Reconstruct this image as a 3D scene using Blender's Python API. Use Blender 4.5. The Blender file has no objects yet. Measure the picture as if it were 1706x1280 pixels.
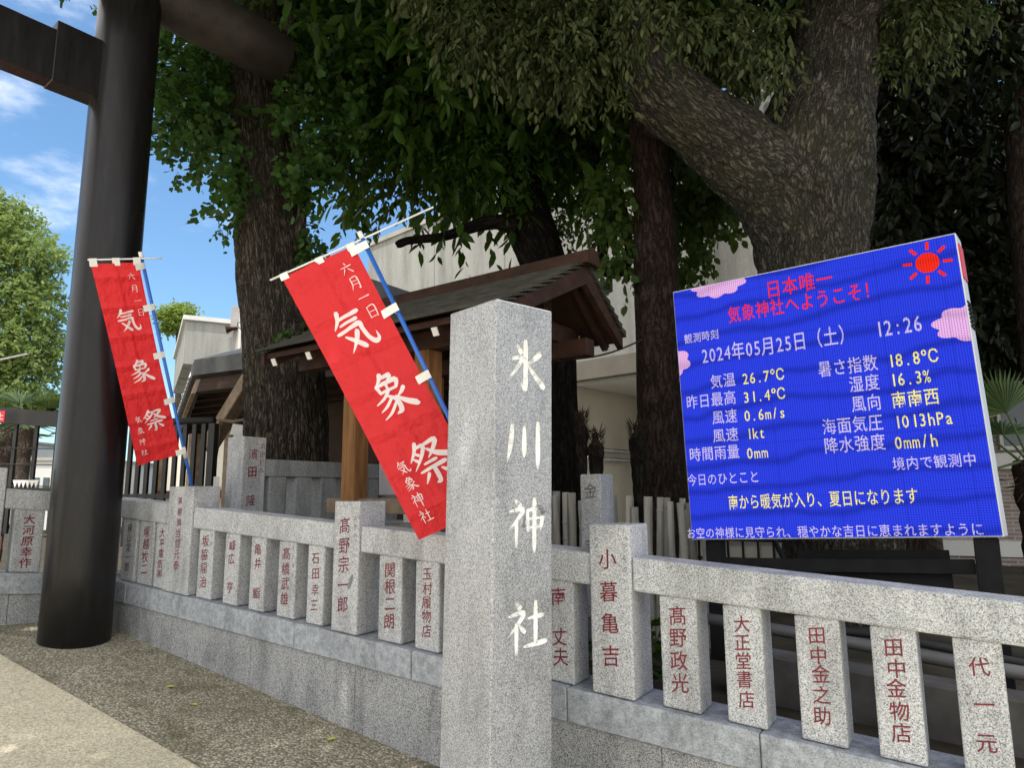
import bpy, bmesh, math, random
import numpy as np
from mathutils import Vector, Matrix, noise as mnoise

random.seed(7); rng = np.random.default_rng(11)
sc = bpy.context.scene
COL = sc.collection

# ------------------------------------------------------------------ camera
F = 1160.0; PITCH = math.radians(9.06); ROLL = math.radians(0.4)
EYE = Vector((0, 0, 1.5))
cam_d = bpy.data.cameras.new('camera'); cam = bpy.data.objects.new('camera', cam_d); COL.objects.link(cam)
cam_d.sensor_width = 36.0; cam_d.lens = F / 1706 * 36.0; cam_d.clip_start = 0.05; cam_d.clip_end = 2000
cam.matrix_world = Matrix.Translation(EYE) @ Matrix.Rotation(math.pi/2 + PITCH, 4, 'X') @ Matrix.Rotation(-ROLL, 4, 'Z')
sc.camera = cam

# ------------------------------------------------------------------ sky and sun
SUN_EL, SUN_AZ = 70.0, 196.0          # azimuth measured from +Y towards +X
w = bpy.data.worlds.new('World'); sc.world = w; w.use_nodes = True
nt = w.node_tree; nt.nodes.clear()
def N(t, typ, **k):
    n = t.nodes.new(typ)
    for a, b in k.items(): setattr(n, a, b)
    return n
def mathn(t, op, a, b=None, clamp=False):
    n = N(t, 'ShaderNodeMath', operation=op); n.use_clamp = clamp
    for i, v in ((0, a), (1, b)):
        if v is None: continue
        if hasattr(v, 'is_output'): t.links.new(v, n.inputs[i])
        else: n.inputs[i].default_value = v
    return n.outputs[0]
out = N(nt, 'ShaderNodeOutputWorld'); bg = N(nt, 'ShaderNodeBackground')
sky = N(nt, 'ShaderNodeTexSky', sky_type='NISHITA'); sky.sun_disc = False
sky.sun_elevation = math.radians(SUN_EL); sky.sun_rotation = math.radians(SUN_AZ)
sky.air_density = 1.0; sky.dust_density = 0.6; sky.ozone_density = 2.0
tc = N(nt, 'ShaderNodeTexCoord'); sep = N(nt, 'ShaderNodeSeparateXYZ'); nt.links.new(tc.outputs['Generated'], sep.inputs[0])
mp = N(nt, 'ShaderNodeMapping'); mp.inputs['Scale'].default_value = (1.0, 1.0, 2.6); nt.links.new(tc.outputs['Generated'], mp.inputs[0])
cn = N(nt, 'ShaderNodeTexNoise'); cn.inputs['Scale'].default_value = 2.6; cn.inputs['Detail'].default_value = 9; cn.inputs['Roughness'].default_value = 0.58
nt.links.new(mp.outputs[0], cn.inputs['Vector'])
mr = N(nt, 'ShaderNodeMapRange', interpolation_type='SMOOTHSTEP')     # unseen cloud bank, added behind the viewer to light the shaded foreground
mr.inputs['From Min'].default_value = 0.50; mr.inputs['From Max'].default_value = -0.25
mr.inputs['To Min'].default_value = -0.06; mr.inputs['To Max'].default_value = 0.30
nt.links.new(mathn(nt, 'ADD', sep.outputs['Y'], mathn(nt, 'MULTIPLY', sep.outputs['X'], 0.22)), mr.inputs['Value'])
mz = N(nt, 'ShaderNodeMapRange', interpolation_type='SMOOTHSTEP')     # wisps higher up
mz.inputs['From Min'].default_value = 0.46; mz.inputs['From Max'].default_value = 0.66
mz.inputs['To Min'].default_value = -0.05; mz.inputs['To Max'].default_value = 0.27
nt.links.new(sep.outputs['Z'], mz.inputs['Value'])
vd_ = N(nt, 'ShaderNodeVectorMath', operation='DOT_PRODUCT'); nt.links.new(tc.outputs['Generated'], vd_.inputs[0]); vd_.inputs[1].default_value = (-0.49, 0.62, 0.61)
m3 = N(nt, 'ShaderNodeMapRange', interpolation_type='SMOOTHSTEP')     # a brighter cloud high on the left
m3.inputs['From Min'].default_value = 0.93; m3.inputs['From Max'].default_value = 0.995; m3.inputs['To Max'].default_value = 0.16
nt.links.new(vd_.outputs['Value'], m3.inputs['Value'])
fsum = mathn(nt, 'ADD', m3.outputs[0], mathn(nt, 'ADD', mathn(nt, 'ADD', cn.outputs['Fac'], mr.outputs[0]), mz.outputs[0]))
fac = N(nt, 'ShaderNodeMapRange', interpolation_type='SMOOTHSTEP')
fac.inputs['From Min'].default_value = 0.50; fac.inputs['From Max'].default_value = 0.72
nt.links.new(fsum, fac.inputs['Value'])
mix = N(nt, 'ShaderNodeMixRGB'); nt.links.new(fac.outputs[0], mix.inputs[0])
skm = N(nt, 'ShaderNodeMixRGB', blend_type='MULTIPLY'); skm.inputs[0].default_value = 1; skm.inputs[2].default_value = (1.02, 1.28, 1.36, 1)
nt.links.new(sky.outputs[0], skm.inputs[1]); nt.links.new(skm.outputs[0], mix.inputs[1])
CLOUD = 11.0
mix.inputs[2].default_value = (CLOUD, CLOUD, CLOUD*1.02, 1)
nt.links.new(mix.outputs[0], bg.inputs[0]); bg.inputs[1].default_value = 0.12
nt.links.new(bg.outputs[0], out.inputs[0])

sun_d = bpy.data.lights.new('sun', 'SUN'); sun_d.energy = 3.6; sun_d.angle = math.radians(0.5); sun_d.color = (1.0, 0.955, 0.88)
sun = bpy.data.objects.new('sun', sun_d); COL.objects.link(sun)
ce = math.cos(math.radians(SUN_EL))
SUNV = Vector((math.sin(math.radians(SUN_AZ))*ce, math.cos(math.radians(SUN_AZ))*ce, math.sin(math.radians(SUN_EL))))
sun.rotation_euler = SUNV.to_track_quat('Z', 'Y').to_euler(); sun.location = (0, 0, 30)

sc.view_settings.view_transform = 'Standard'; sc.view_settings.look = 'None'
sc.view_settings.exposure = 0.45; sc.view_settings.gamma = 1.0
sc.render.engine = 'CYCLES'
sc.cycles.max_bounces = 8; sc.cycles.transparent_max_bounces = 8
sc.cycles.use_denoising = True

# ------------------------------------------------------------------ survey: sight lines to points of the place
def ray(x, y):
    a = (x-853)/F; b = (640-y)/F
    c, s = math.cos(ROLL), math.sin(ROLL)
    a, b = a*c + b*s, -a*s + b*c
    return Vector((a, math.cos(PITCH) - b*math.sin(PITCH), math.sin(PITCH) + b*math.cos(PITCH)))
def P(x, y, Y):
    r = ray(x, y); return EYE + r*(Y/r.y)
def onplane(x, y, p0, n):
    r = ray(x, y); return EYE + r*((p0-EYE).dot(n)/r.dot(n))
def pxr(px, Y):                        # metres spanned by px photo pixels at distance Y
    return px/F*Y*1.0

D = Vector((0.8404, -0.5419, 0)); NF = Vector((-0.5419, -0.8404, 0)); UP = Vector((0, 0, 1))
O = Vector((0, 3.787, 0))
def fp(s, wd, z): return O + D*s + NF*wd + UP*z       # wd: metres in front of the fence face
def S_of(p): return (p-O).dot(D)
def W_of(p): return (p-O).dot(NF)
def zb(s): return 0.589 - 0.0638*s
def zstreet(s):
    z = 0.457 - 0.12*(max(-4.7, min(4.5, s))+3.89)
    return z - 0.55*max(0.0, min(1.0, (-4.7-s)/2.6))
def zyard(s):
    return zb(max(-4.2, min(2.5, s))) - 0.03 - 0.80*max(0.0, min(1.0, (-4.9-s)/2.6))
def on_fence(x, y, wd=0.0): return onplane(x, y, O+NF*wd, NF)
def on_street(x, y):
    r = ray(x, y); lo = 0.5; p = None
    k = 1.0
    for i in range(40):
        p = EYE + r*k; z = zstreet(S_of(p)); k = (z-1.5)/r.z
    return EYE + r*k

# ------------------------------------------------------------------ materials
MAT = {}
def new_mat(name):
    m = bpy.data.materials.new(name); m.use_nodes = True; t = m.node_tree
    b = t.nodes['Principled BSDF']; MAT[name] = m
    return m, t, b
def ramp(t, src, stops, interp='LINEAR'):
    r = N(t, 'ShaderNodeValToRGB'); r.color_ramp.interpolation = interp
    e = r.color_ramp.elements
    while len(e) < len(stops): e.new(0.5)
    for i, (p, c) in enumerate(stops):
        e[i].position = p
        if isinstance(c, (int, float)): c = (c, c, c)
        e[i].color = (*c, 1)
    t.links.new(src, r.inputs[0]); return r.outputs[0]
def objco(t, scale=(1, 1, 1), src='Object'):
    c = N(t, 'ShaderNodeTexCoord'); m = N(t, 'ShaderNodeMapping'); m.inputs['Scale'].default_value = scale
    t.links.new(c.outputs[src], m.inputs[0]); return m.outputs[0]
def noise(t, co, scale, detail=4, rough=0.55, out='Fac'):
    n = N(t, 'ShaderNodeTexNoise'); n.inputs['Scale'].default_value = scale; n.inputs['Detail'].default_value = detail; n.inputs['Roughness'].default_value = rough
    t.links.new(co, n.inputs['Vector']); return n.outputs[out]
def voro(t, co, scale, feature='F1', out='Color'):
    n = N(t, 'ShaderNodeTexVoronoi', feature=feature); n.inputs['Scale'].default_value = scale
    t.links.new(co, n.inputs['Vector']); return n.outputs[out]
def mixc(t, fac, a, b, mode='MIX'):
    n = N(t, 'ShaderNodeMixRGB', blend_type=mode)
    for i, v in ((0, fac), (1, a), (2, b)):
        if hasattr(v, 'is_output'): t.links.new(v, n.inputs[i])
        elif i == 0: n.inputs[0].default_value = v
        else: n.inputs[i].default_value = (*v, 1) if len(v) == 3 else v
    return n.outputs[0]
def bump(t, b, h, strength=0.3, dist=0.01):
    n = N(t, 'ShaderNodeBump'); n.inputs['Strength'].default_value = strength; n.inputs['Distance'].default_value = dist
    t.links.new(h, n.inputs['Height']); t.links.new(n.outputs[0], b.inputs['Normal'])
def simple(name, col, rough=0.6, metal=0.0, var=0.25, vs=6.0, bs=0.0, bscale=40.0, bd=0.004, stretch=(1, 1, 1)):
    m, t, b = new_mat(name); co = objco(t, stretch)
    n = noise(t, co, vs, 6)
    lo = tuple(c*(1-var) for c in col); hi = tuple(min(1, c*(1+var)) for c in col)
    t.links.new(ramp(t, n, [(0.3, lo), (0.7, hi)]), b.inputs['Base Color'])
    b.inputs['Roughness'].default_value = rough; b.inputs['Metallic'].default_value = metal
    if rough > 0.8: b.inputs['Specular IOR Level'].default_value = 0.15
    if bs: bump(t, b, noise(t, co, bscale, 5), bs, bd)
    return m

def granite(name, fine=125.0, dark=0.10, mid=0.36, light=0.60, tint=(1, 1, 1), stain=0.35, mottle=0.0, fr=(0.20, 0.66), rough=0.75):
    m, t, b = new_mat(name); co = objco(t)
    n1 = N(t, 'ShaderNodeSeparateColor'); t.links.new(voro(t, co, fine), n1.inputs[0])
    c = ramp(t, n1.outputs[0], [(0.0, dark), (fr[0]-0.03, dark*1.1), (fr[0]+0.05, mid*0.92), (fr[1]-0.04, mid*1.08), (fr[1]+0.06, light), (1.0, light*1.08)])
    if mottle:
        c = mixc(t, mottle, c, ramp(t, noise(t, co, 26, 3), [(0.35, mid*0.6), (0.65, light*1.05)]), 'MIX')
    c = mixc(t, 1.0, c, tint, 'MULTIPLY')
    st = ramp(t, noise(t, objco(t, (1.6, 1.6, 0.45)), 3.4, 9, 0.68), [(0.36, 0.45), (0.53, 0.98), (0.8, 1.08)])
    c = mixc(t, stain, c, st, 'MULTIPLY')
    t.links.new(c, b.inputs['Base Color']); b.inputs['Roughness'].default_value = rough
    bump(t, b, noise(t, co, 160, 4), 0.25, 0.003)
    return m
granite('granite_post', 290, 0.18, 0.42, 0.60, (0.965, 0.99, 1.0), 0.6)
granite('granite_rail', 275, 0.19, 0.42, 0.58, (0.96, 0.99, 1.0), 0.65)
granite('granite_base', 230, 0.17, 0.33, 0.47, (0.92, 0.985, 1.05), 0.5, 0.5, (0.16, 0.62))
granite('granite_plinth', 270, 0.12, 0.33, 0.46, (0.97, 0.985, 0.98), 0.65, 0.0, (0.26, 0.72), 0.9)
granite('granite_shaft', 310, 0.15, 0.34, 0.49, (0.96, 0.985, 1.02), 0.5, 0.0, (0.24, 0.66), 0.28)
granite('granite_inner', 290, 0.14, 0.30, 0.43, (0.95, 1.0, 0.98), 0.6)
simple('red_paint', (0.15, 0.006, 0.016), 0.6, var=0.5, vs=60)
simple('faded_paint', (0.12, 0.045, 0.05), 0.8, var=0.5, vs=60)
simple('dark_paint', (0.07, 0.07, 0.065), 0.8, var=0.3, vs=60)
simple('cream_paint', (0.88, 0.88, 0.84), 0.5, var=0.18, vs=35)
simple('stone_chip', (0.19, 0.20, 0.21), 0.8, var=0.2, vs=50)

# black painted steel of the gate
m, t, b = new_mat('black_steel'); co = objco(t, (1, 1, 0.12))
n = noise(t, co, 26, 6)
t.links.new(ramp(t, n, [(0.25, (0.007, 0.0065, 0.0065)), (0.6, (0.013, 0.0115, 0.0115)), (0.85, (0.022, 0.019, 0.019))]), b.inputs['Base Color'])
t.links.new(ramp(t, noise(t, co, 14, 5), [(0.3, 0.24), (0.7, 0.40)]), b.inputs['Roughness']); b.inputs['Specular IOR Level'].default_value = 0.3
bump(t, b, noise(t, objco(t, (1, 1, 0.5)), 9, 3), 0.06, 0.02)
m, t, b = new_mat('weathered_log'); co = objco(t, (1, 1, 1))
t.links.new(ramp(t, noise(t, co, 7, 6), [(0.25, (0.018, 0.015, 0.013)), (0.75, (0.042, 0.034, 0.029))]), b.inputs['Base Color'])
b.inputs['Roughness'].default_value = 0.6
bump(t, b, noise(t, objco(t, (20, 6, 6)), 4, 4), 0.35, 0.01)

simple('pole_blue', (0.02, 0.12, 0.48), 0.35, var=0.1)
simple('white_plastic', (0.72, 0.72, 0.70), 0.45, var=0.08)
simple('black_iron', (0.010, 0.010, 0.010), 0.6, var=0.3)
simple('frame_steel', (0.012, 0.0125, 0.013), 0.82, var=0.3, vs=10)
simple('galvanised', (0.42, 0.43, 0.44), 0.4, 0.6, var=0.2)
simple('cabinet_grey', (0.55, 0.56, 0.57), 0.45, 0.2, var=0.06)
simple('panel_grey', (0.38, 0.36, 0.36), 0.7, var=0.1)
simple('pipe_grey', (0.12, 0.12, 0.118), 0.5, var=0.15)
simple('paper_white', (0.75, 0.74, 0.70), 0.8, var=0.06)
simple('sign_red', (0.55, 0.02, 0.03), 0.4, var=0.08)
simple('car_red', (0.5, 0.015, 0.04), 0.25, var=0.05)
simple('glass_dark', (0.03, 0.04, 0.045), 0.1, var=0.1)
simple('rubber', (0.02, 0.02, 0.02), 0.8, var=0.1)
simple('plate_yellow', (0.8, 0.55, 0.03), 0.5, var=0.05)

def wood(name, lo, hi, rough=0.7, ax=(1, 1, 0.08), s=18):
    m, t, b = new_mat(name); co = objco(t, ax); n = noise(t, co, s, 7, 0.65)
    t.links.new(ramp(t, n, [(0.28, lo), (0.72, hi)]), b.inputs['Base Color']); b.inputs['Roughness'].default_value = rough; b.inputs['Specular IOR Level'].default_value = 0.2
    bump(t, b, n, 0.3, 0.004)
wood('wood_post', (0.085, 0.036, 0.012), (0.30, 0.15, 0.055))
wood('wood_dark', (0.016, 0.008, 0.005), (0.05, 0.024, 0.013), ax=(0.4, 0.4, 0.4), s=20)
wood('wood_beam', (0.018, 0.009, 0.006), (0.055, 0.027, 0.017), ax=(0.3, 0.3, 0.6), s=22)
wood('wood_old', (0.10, 0.075, 0.05), (0.28, 0.21, 0.14), ax=(0.3, 0.3, 0.3), s=22)
wood('bamboo', (0.16, 0.16, 0.145), (0.44, 0.44, 0.41), ax=(1, 1, 0.1), s=14)
m = MAT['bamboo']; t = m.node_tree; b = t.nodes['Principled BSDF']; oi = N(t, 'ShaderNodeObjectInfo'); lk = b.inputs['Base Color'].links[0].from_socket
t.links.new(mixc(t, 1.0, lk, ramp(t, oi.outputs['Random'], [(0.0, (0.62, 0.60, 0.55)), (0.5, (0.9, 0.9, 0.86)), (1.0, (1.15, 1.1, 0.98))]), 'MULTIPLY'), b.inputs['Base Color'])
m, t, b = new_mat('copper_roof'); co = objco(t)
t.links.new(ramp(t, noise(t, co, 5, 7), [(0.3, (0.020, 0.020, 0.015)), (0.7, (0.058, 0.055, 0.040))]), b.inputs['Base Color']); b.inputs['Roughness'].default_value = 0.7; b.inputs['Specular IOR Level'].default_value = 0.25
m, t, b = new_mat('roof_black'); co = objco(t)
t.links.new(ramp(t, noise(t, co, 4, 7), [(0.3, (0.018, 0.019, 0.019)), (0.7, (0.06, 0.062, 0.06))]), b.inputs['Base Color']); b.inputs['Roughness'].default_value = 0.6

# concrete and other walls
m, t, b = new_mat('concrete_wall'); co = objco(t)
c = ramp(t, noise(t, objco(t, (0.9, 0.9, 0.12)), 2.2, 8, 0.6), [(0.28, (0.17, 0.17, 0.155)), (0.5, (0.32, 0.32, 0.295)), (0.75, (0.41, 0.41, 0.38))])
c = mixc(t, 0.5, c, ramp(t, noise(t, objco(t, (6, 6, 1.2)), 9, 5), [(0.3, 0.72), (0.7, 1.1)]), 'MULTIPLY')
t.links.new(c, b.inputs['Base Color']); b.inputs['Roughness'].default_value = 0.95
bump(t, b, noise(t, objco(t, (6, 6, 1.2)), 12, 5), 0.5, 0.02)
simple('concrete_trim', (0.36, 0.35, 0.31), 0.9, var=0.15, vs=2, bs=0.2)
simple('cream_wall', (0.80, 0.765, 0.65), 0.85, var=0.07, vs=1.5)
simple('soffit_white', (0.80, 0.79, 0.75), 0.9, var=0.05)
simple('taupe_wall', (0.22, 0.20, 0.165), 0.9, var=0.1, vs=2)
simple('white_wall', (0.66, 0.66, 0.63), 0.9, var=0.08, vs=1)
simple('kerb_concrete', (0.115, 0.11, 0.10), 0.95, var=0.35, vs=5, bs=0.3)
simple('window_glass', (0.06, 0.08, 0.09), 0.12, var=0.2)
def bricks(name, c1, c2, mortar, sx, bw, bh, ms):
    m, t, b = new_mat(name); c = N(t, 'ShaderNodeTexCoord')
    br = N(t, 'ShaderNodeTexBrick'); br.inputs['Scale'].default_value = 1.0
    br.inputs['Brick Width'].default_value = bw; br.inputs['Row Height'].default_value = bh; br.inputs['Mortar Size'].default_value = ms
    br.inputs['Color1'].default_value = (*c1, 1); br.inputs['Color2'].default_value = (*c2, 1); br.inputs['Mortar'].default_value = (*mortar, 1); br.inputs['Bias'].default_value = 0
    t.links.new(c.outputs['UV'], br.inputs['Vector'])
    c_ = mixc(t, 0.5, br.outputs['Color'], ramp(t, noise(t, c.outputs['UV'], 5, 6), [(0.3, 0.7), (0.7, 1.15)]), 'MULTIPLY')
    t.links.new(c_, b.inputs['Base Color']); b.inputs['Roughness'].default_value = 0.9
    bump(t, b, br.outputs['Fac'], -0.3, 0.01)
bricks('brick_brown', (0.22, 0.165, 0.14), (0.34, 0.27, 0.235), (0.42, 0.40, 0.37), 1, 0.21, 0.058, 0.008)
bricks('tile_cream', (0.66, 0.62, 0.48), (0.74, 0.70, 0.56), (0.44, 0.42, 0.34), 1, 0.30, 0.10, 0.006)

# banner cloth
def cloth_mat(name, col):
    m, t, b = new_mat(name)
    uv = objco(t, (1, 1, 1), 'UV')
    sx = N(t, 'ShaderNodeSeparateXYZ'); t.links.new(uv, sx.inputs[0])
    wr = noise(t, objco(t, (3, 9, 1), 'UV'), 2.2, 4)
    fold = mathn(t, 'ABSOLUTE', mathn(t, 'SUBTRACT', mathn(t, 'FRACT', mathn(t, 'ADD', mathn(t, 'MULTIPLY', sx.outputs[1], 7.0), mathn(t, 'MULTIPLY', wr, 0.12))), 0.5))
    crease = mathn(t, 'MULTIPLY', fold, 5.0, True)
    cr2 = mathn(t, 'MULTIPLY', mathn(t, 'ABSOLUTE', mathn(t, 'SUBTRACT', sx.outputs[0], 0.5)), 14.0, True)
    h = mathn(t, 'ADD', mathn(t, 'ADD', mathn(t, 'MULTIPLY', crease, 1.0), mathn(t, 'MULTIPLY', cr2, 0.5)), mathn(t, 'MULTIPLY', wr, 2.0))
    b.inputs['Base Color'].default_value = (*col, 1); b.inputs['Roughness'].default_value = 0.65
    bump(t, b, h, 0.8, 0.016)
    tr = N(t, 'ShaderNodeBsdfTranslucent'); tr.inputs[0].default_value = (*col, 1)
    mx = N(t, 'ShaderNodeMixShader'); mx.inputs[0].default_value = 0.35
    o = t.nodes['Material Output']
    t.links.new(b.outputs[0], mx.inputs[1]); t.links.new(tr.outputs[0], mx.inputs[2]); t.links.new(mx.outputs[0], o.inputs[0])
cloth_mat('banner_red', (0.84, 0.026, 0.032))
cloth_mat('banner_white', (0.93, 0.93, 0.93))

# screen
def screen_mat(name, col, strength=1.0, bands=0.0):
    m, t, b = new_mat(name); t.nodes.remove(b)
    em = N(t, 'ShaderNodeEmission'); uv = objco(t, (1, 1, 1), 'UV')
    sx = N(t, 'ShaderNodeSeparateXYZ'); t.links.new(uv, sx.inputs[0])
    PITCHN = 128.0
    def cell(o): return mathn(t, 'ABSOLUTE', mathn(t, 'SUBTRACT', mathn(t, 'FRACT', mathn(t, 'MULTIPLY', o, PITCHN)), 0.5))
    g = mathn(t, 'MAXIMUM', cell(sx.outputs[0]), cell(sx.outputs[1]))
    g = ramp(t, g, [(0.30, 1.25), (0.45, 0.55)])
    # dark refresh bands, as a camera catches them, painted into the emission
    row = mathn(t, 'SINE', mathn(t, 'ADD', mathn(t, 'MULTIPLY', sx.outputs[1], 62.0), mathn(t, 'ADD', mathn(t, 'MULTIPLY', sx.outputs[0], -3.0), mathn(t, 'MULTIPLY', noise(t, uv, 3.0, 2), 7.0))))
    row = mathn(t, 'POWER', mathn(t, 'ADD', mathn(t, 'MULTIPLY', row, 0.5), 0.5), 5.0)
    def seam(o): return mathn(t, 'GREATER_THAN', mathn(t, 'ABSOLUTE', mathn(t, 'SUBTRACT', mathn(t, 'FRACT', mathn(t, 'ADD', mathn(t, 'MULTIPLY', o, 5.0), 0.26)), 0.5)), 0.493)
    sm_ = mathn(t, 'SUBTRACT', 1.0, mathn(t, 'MULTIPLY', mathn(t, 'MAXIMUM', seam(sx.outputs[0]), seam(sx.outputs[1])), 0.22))
    g = mathn(t, 'MULTIPLY', g, sm_)
    rowk = mathn(t, 'SUBTRACT', 1.0, mathn(t, 'MULTIPLY', row, bands))
    st = mathn(t, 'MULTIPLY', mathn(t, 'MULTIPLY', g, rowk), strength)
    em.inputs[0].default_value = (*col, 1); t.links.new(st, em.inputs[1])
    t.links.new(em.outputs[0], t.nodes['Material Output'].inputs[0])
EXPK = 1.0/(2**0.45)
screen_mat('screen_blue', (0.028, 0.054, 0.78), 1.0*EXPK, 0.34)
screen_mat('screen_red', (0.98, 0.03, 0.015), 1.0*EXPK, 0.15)
screen_mat('screen_pink', (0.86, 0.48, 0.86), 0.95*EXPK, 0.2)
screen_mat('screen_white', (0.66, 0.58, 0.95), 0.95*EXPK, 0.15)
screen_mat('screen_yellow', (0.95, 0.84, 0.20), 1.05*EXPK, 0.15)

# bark
def bark(name, dark, light, scale=9.0, zs=0.25, strength=0.9, moss=None):
    m, t, b = new_mat(name); at = N(t, 'ShaderNodeAttribute'); at.attribute_name = 'bco'
    mp_ = N(t, 'ShaderNodeMapping'); mp_.inputs['Scale'].default_value = (1, 1, zs); t.links.new(at.outputs['Vector'], mp_.inputs[0]); co = mp_.outputs[0]
    wp = noise(t, co, scale*0.5, 3, out='Color')
    cv = N(t, 'ShaderNodeVectorMath', operation='ADD'); t.links.new(co, cv.inputs[0])
    sc_ = N(t, 'ShaderNodeVectorMath', operation='SCALE'); sc_.inputs['Scale'].default_value = 0.10; t.links.new(wp, sc_.inputs[0]); t.links.new(sc_.outputs[0], cv.inputs[1])
    def ridge(sc2, det):
        n = noise(t, cv.outputs[0], sc2, det, 0.5)
        return mathn(t, 'ABSOLUTE', mathn(t, 'SUBTRACT', mathn(t, 'MULTIPLY', n, 2.0), 1.0))
    r1 = ramp(t, ridge(scale, 2.0), [(0.0, 0.0), (0.12, 0.5), (0.45, 1.0)])
    r2 = ramp(t, ridge(scale*2.3, 3), [(0.0, 0.25), (0.12, 1.0)])
    fine = noise(t, co, scale*7, 5, 0.7)
    h = mathn(t, 'ADD', mathn(t, 'MULTIPLY', mathn(t, 'MULTIPLY', r1, r2), 0.75), mathn(t, 'MULTIPLY', fine, 0.35))
    c = ramp(t, h, [(0.15, tuple(x*0.35 for x in dark)), (0.50, dark), (0.98, light)])
    c = mixc(t, 0.7, c, ramp(t, noise(t, objco(t), 2.3, 6), [(0.3, 0.6), (0.7, 1.2)]), 'MULTIPLY')
    if moss: c = mixc(t, ramp(t, noise(t, objco(t), 1.6, 5), [(0.5, 0.0), (0.75, 0.38)]), c, moss)
    t.links.new(c, b.inputs['Base Color']); b.inputs['Roughness'].default_value = 0.95; b.inputs['Specular IOR Level'].default_value = 0.12
    bump(t, b, h, strength, 0.06)
bark('bark_ginkgo', (0.07, 0.059, 0.045), (0.22, 0.188, 0.145), 21, 0.22, 1.0)
bark('bark_big', (0.074, 0.068, 0.056), (0.215, 0.20, 0.16), 19, 0.40, 1.0, (0.10, 0.10, 0.05))
bark('bark_dark', (0.012, 0.010, 0.008), (0.032, 0.027, 0.022), 12, 0.3)
bark('bark_red', (0.030, 0.021, 0.017), (0.075, 0.052, 0.042), 14, 0.4, 0.6)
bark('bark_palm', (0.07, 0.045, 0.03), (0.19, 0.125, 0.08), 30, 1.6, 0.9)
bark('bark_grey', (0.12, 0.10, 0.08), (0.26, 0.23, 0.19), 20, 1.2, 0.8)
simple('palm_hair', (0.035, 0.026, 0.018), 0.95, var=0.5, vs=20)
simple('palm_fibre', (0.15, 0.12, 0.09), 0.95, var=0.5, vs=20)

def leaf_mat(name, c1, c2, trans=0.3, tcol=None, rough=0.5):
    m, t, b = new_mat(name)
    g = N(t, 'ShaderNodeNewGeometry')
    c = ramp(t, g.outputs['Random Per Island'], [(0.0, c1), (1.0, c2)])
    c = mixc(t, 0.6, c, ramp(t, noise(t, objco(t), 1.1, 3), [(0.3, 0.65), (0.7, 1.25)]), 'MULTIPLY')
    t.links.new(c, b.inputs['Base Color']); b.inputs['Roughness'].default_value = rough
    b.inputs['Specular IOR Level'].default_value = 0.16
    tr = N(t, 'ShaderNodeBsdfTranslucent')
    tr.inputs[0].default_value = (*(tcol or tuple(min(1, x*2.2) for x in c2)), 1)
    mx = N(t, 'ShaderNodeMixShader'); mx.inputs[0].default_value = trans
    t.links.new(b.outputs[0], mx.inputs[1]); t.links.new(tr.outputs[0], mx.inputs[2]); t.links.new(mx.outputs[0], t.nodes['Material Output'].inputs[0])
leaf_mat('leaf_ginkgo', (0.018, 0.050, 0.012), (0.052, 0.110, 0.024), 0.25, (0.08, 0.17, 0.025))
leaf_mat('leaf_dark', (0.010, 0.032, 0.005), (0.042, 0.088, 0.012), 0.25, (0.12, 0.20, 0.018))
leaf_mat('leaf_olive', (0.020, 0.036, 0.010), (0.084, 0.096, 0.042), 0.12, (0.08, 0.12, 0.03), 0.45)
leaf_mat('leaf_vine', (0.022, 0.046, 0.011), (0.058, 0.095, 0.02), 0.3, (0.14, 0.21, 0.03))
leaf_mat('leaf_black', (0.005, 0.010, 0.004), (0.022, 0.028, 0.013), 0.06, (0.02, 0.05, 0.01), 0.4)
leaf_mat('leaf_sunny', (0.10, 0.165, 0.045), (0.24, 0.30, 0.11), 0.32, (0.32, 0.44, 0.11))
leaf_mat('leaf_bright', (0.12, 0.18, 0.035), (0.22, 0.30, 0.06), 0.35, (0.35, 0.45, 0.08))
leaf_mat('leaf_palm', (0.05, 0.085, 0.035), (0.10, 0.15, 0.06), 0.2, (0.12, 0.2, 0.05))
simple('fallen', (0.45, 0.50, 0.10), 0.6, var=0.2)

# grounds
m, t, b = new_mat('pebble_paving'); co = objco(t)
vd = voro(t, co, 72, 'F1', 'Distance'); vc = N(t, 'ShaderNodeSeparateColor'); t.links.new(voro(t, co, 72), vc.inputs[0])
c = ramp(t, vc.outputs[0], [(0.0, (0.22, 0.205, 0.15)), (0.4, (0.39, 0.36, 0.265)), (0.75, (0.56, 0.51, 0.385)), (1.0, (0.74, 0.70, 0.60))])
c = mixc(t, ramp(t, vd, [(0.35, 0.0), (0.75, 0.85)]), c, (0.16, 0.14, 0.09))
big = noise(t, co, 1.3, 7, 0.6)
c = mixc(t, ramp(t, big, [(0.42, 0.0), (0.62, 0.75)]), c, mixc(t, 0.5, c, (0.115, 0.105, 0.055)))
c = mixc(t, ramp(t, noise(t, co, 3.4, 6, 0.7), [(0.52, 0.0), (0.68, 0.75)]), c, (0.095, 0.095, 0.04))
t.links.new(c, b.inputs['Base Color']); b.inputs['Roughness'].default_value = 0.9
bump(t, b, mathn(t, 'MULTIPLY', vd, -1.0), 0.7, 0.012)
m, t, b = new_mat('sand_paving'); co = objco(t)
vc = N(t, 'ShaderNodeSeparateColor'); t.links.new(voro(t, co, 110), vc.inputs[0])
c = ramp(t, vc.outputs[0], [(0.0, (0.42, 0.37, 0.25)), (0.5, (0.64, 0.575, 0.41)), (1.0, (0.78, 0.72, 0.54))])
c = mixc(t, 0.6, c, ramp(t, noise(t, co, 2.0, 7), [(0.3, 0.72), (0.7, 1.12)]), 'MULTIPLY')
t.links.new(c, b.inputs['Base Color']); b.inputs['Roughness'].default_value = 0.9
bump(t, b, noise(t, co, 120, 3), 0.4, 0.004)
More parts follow.
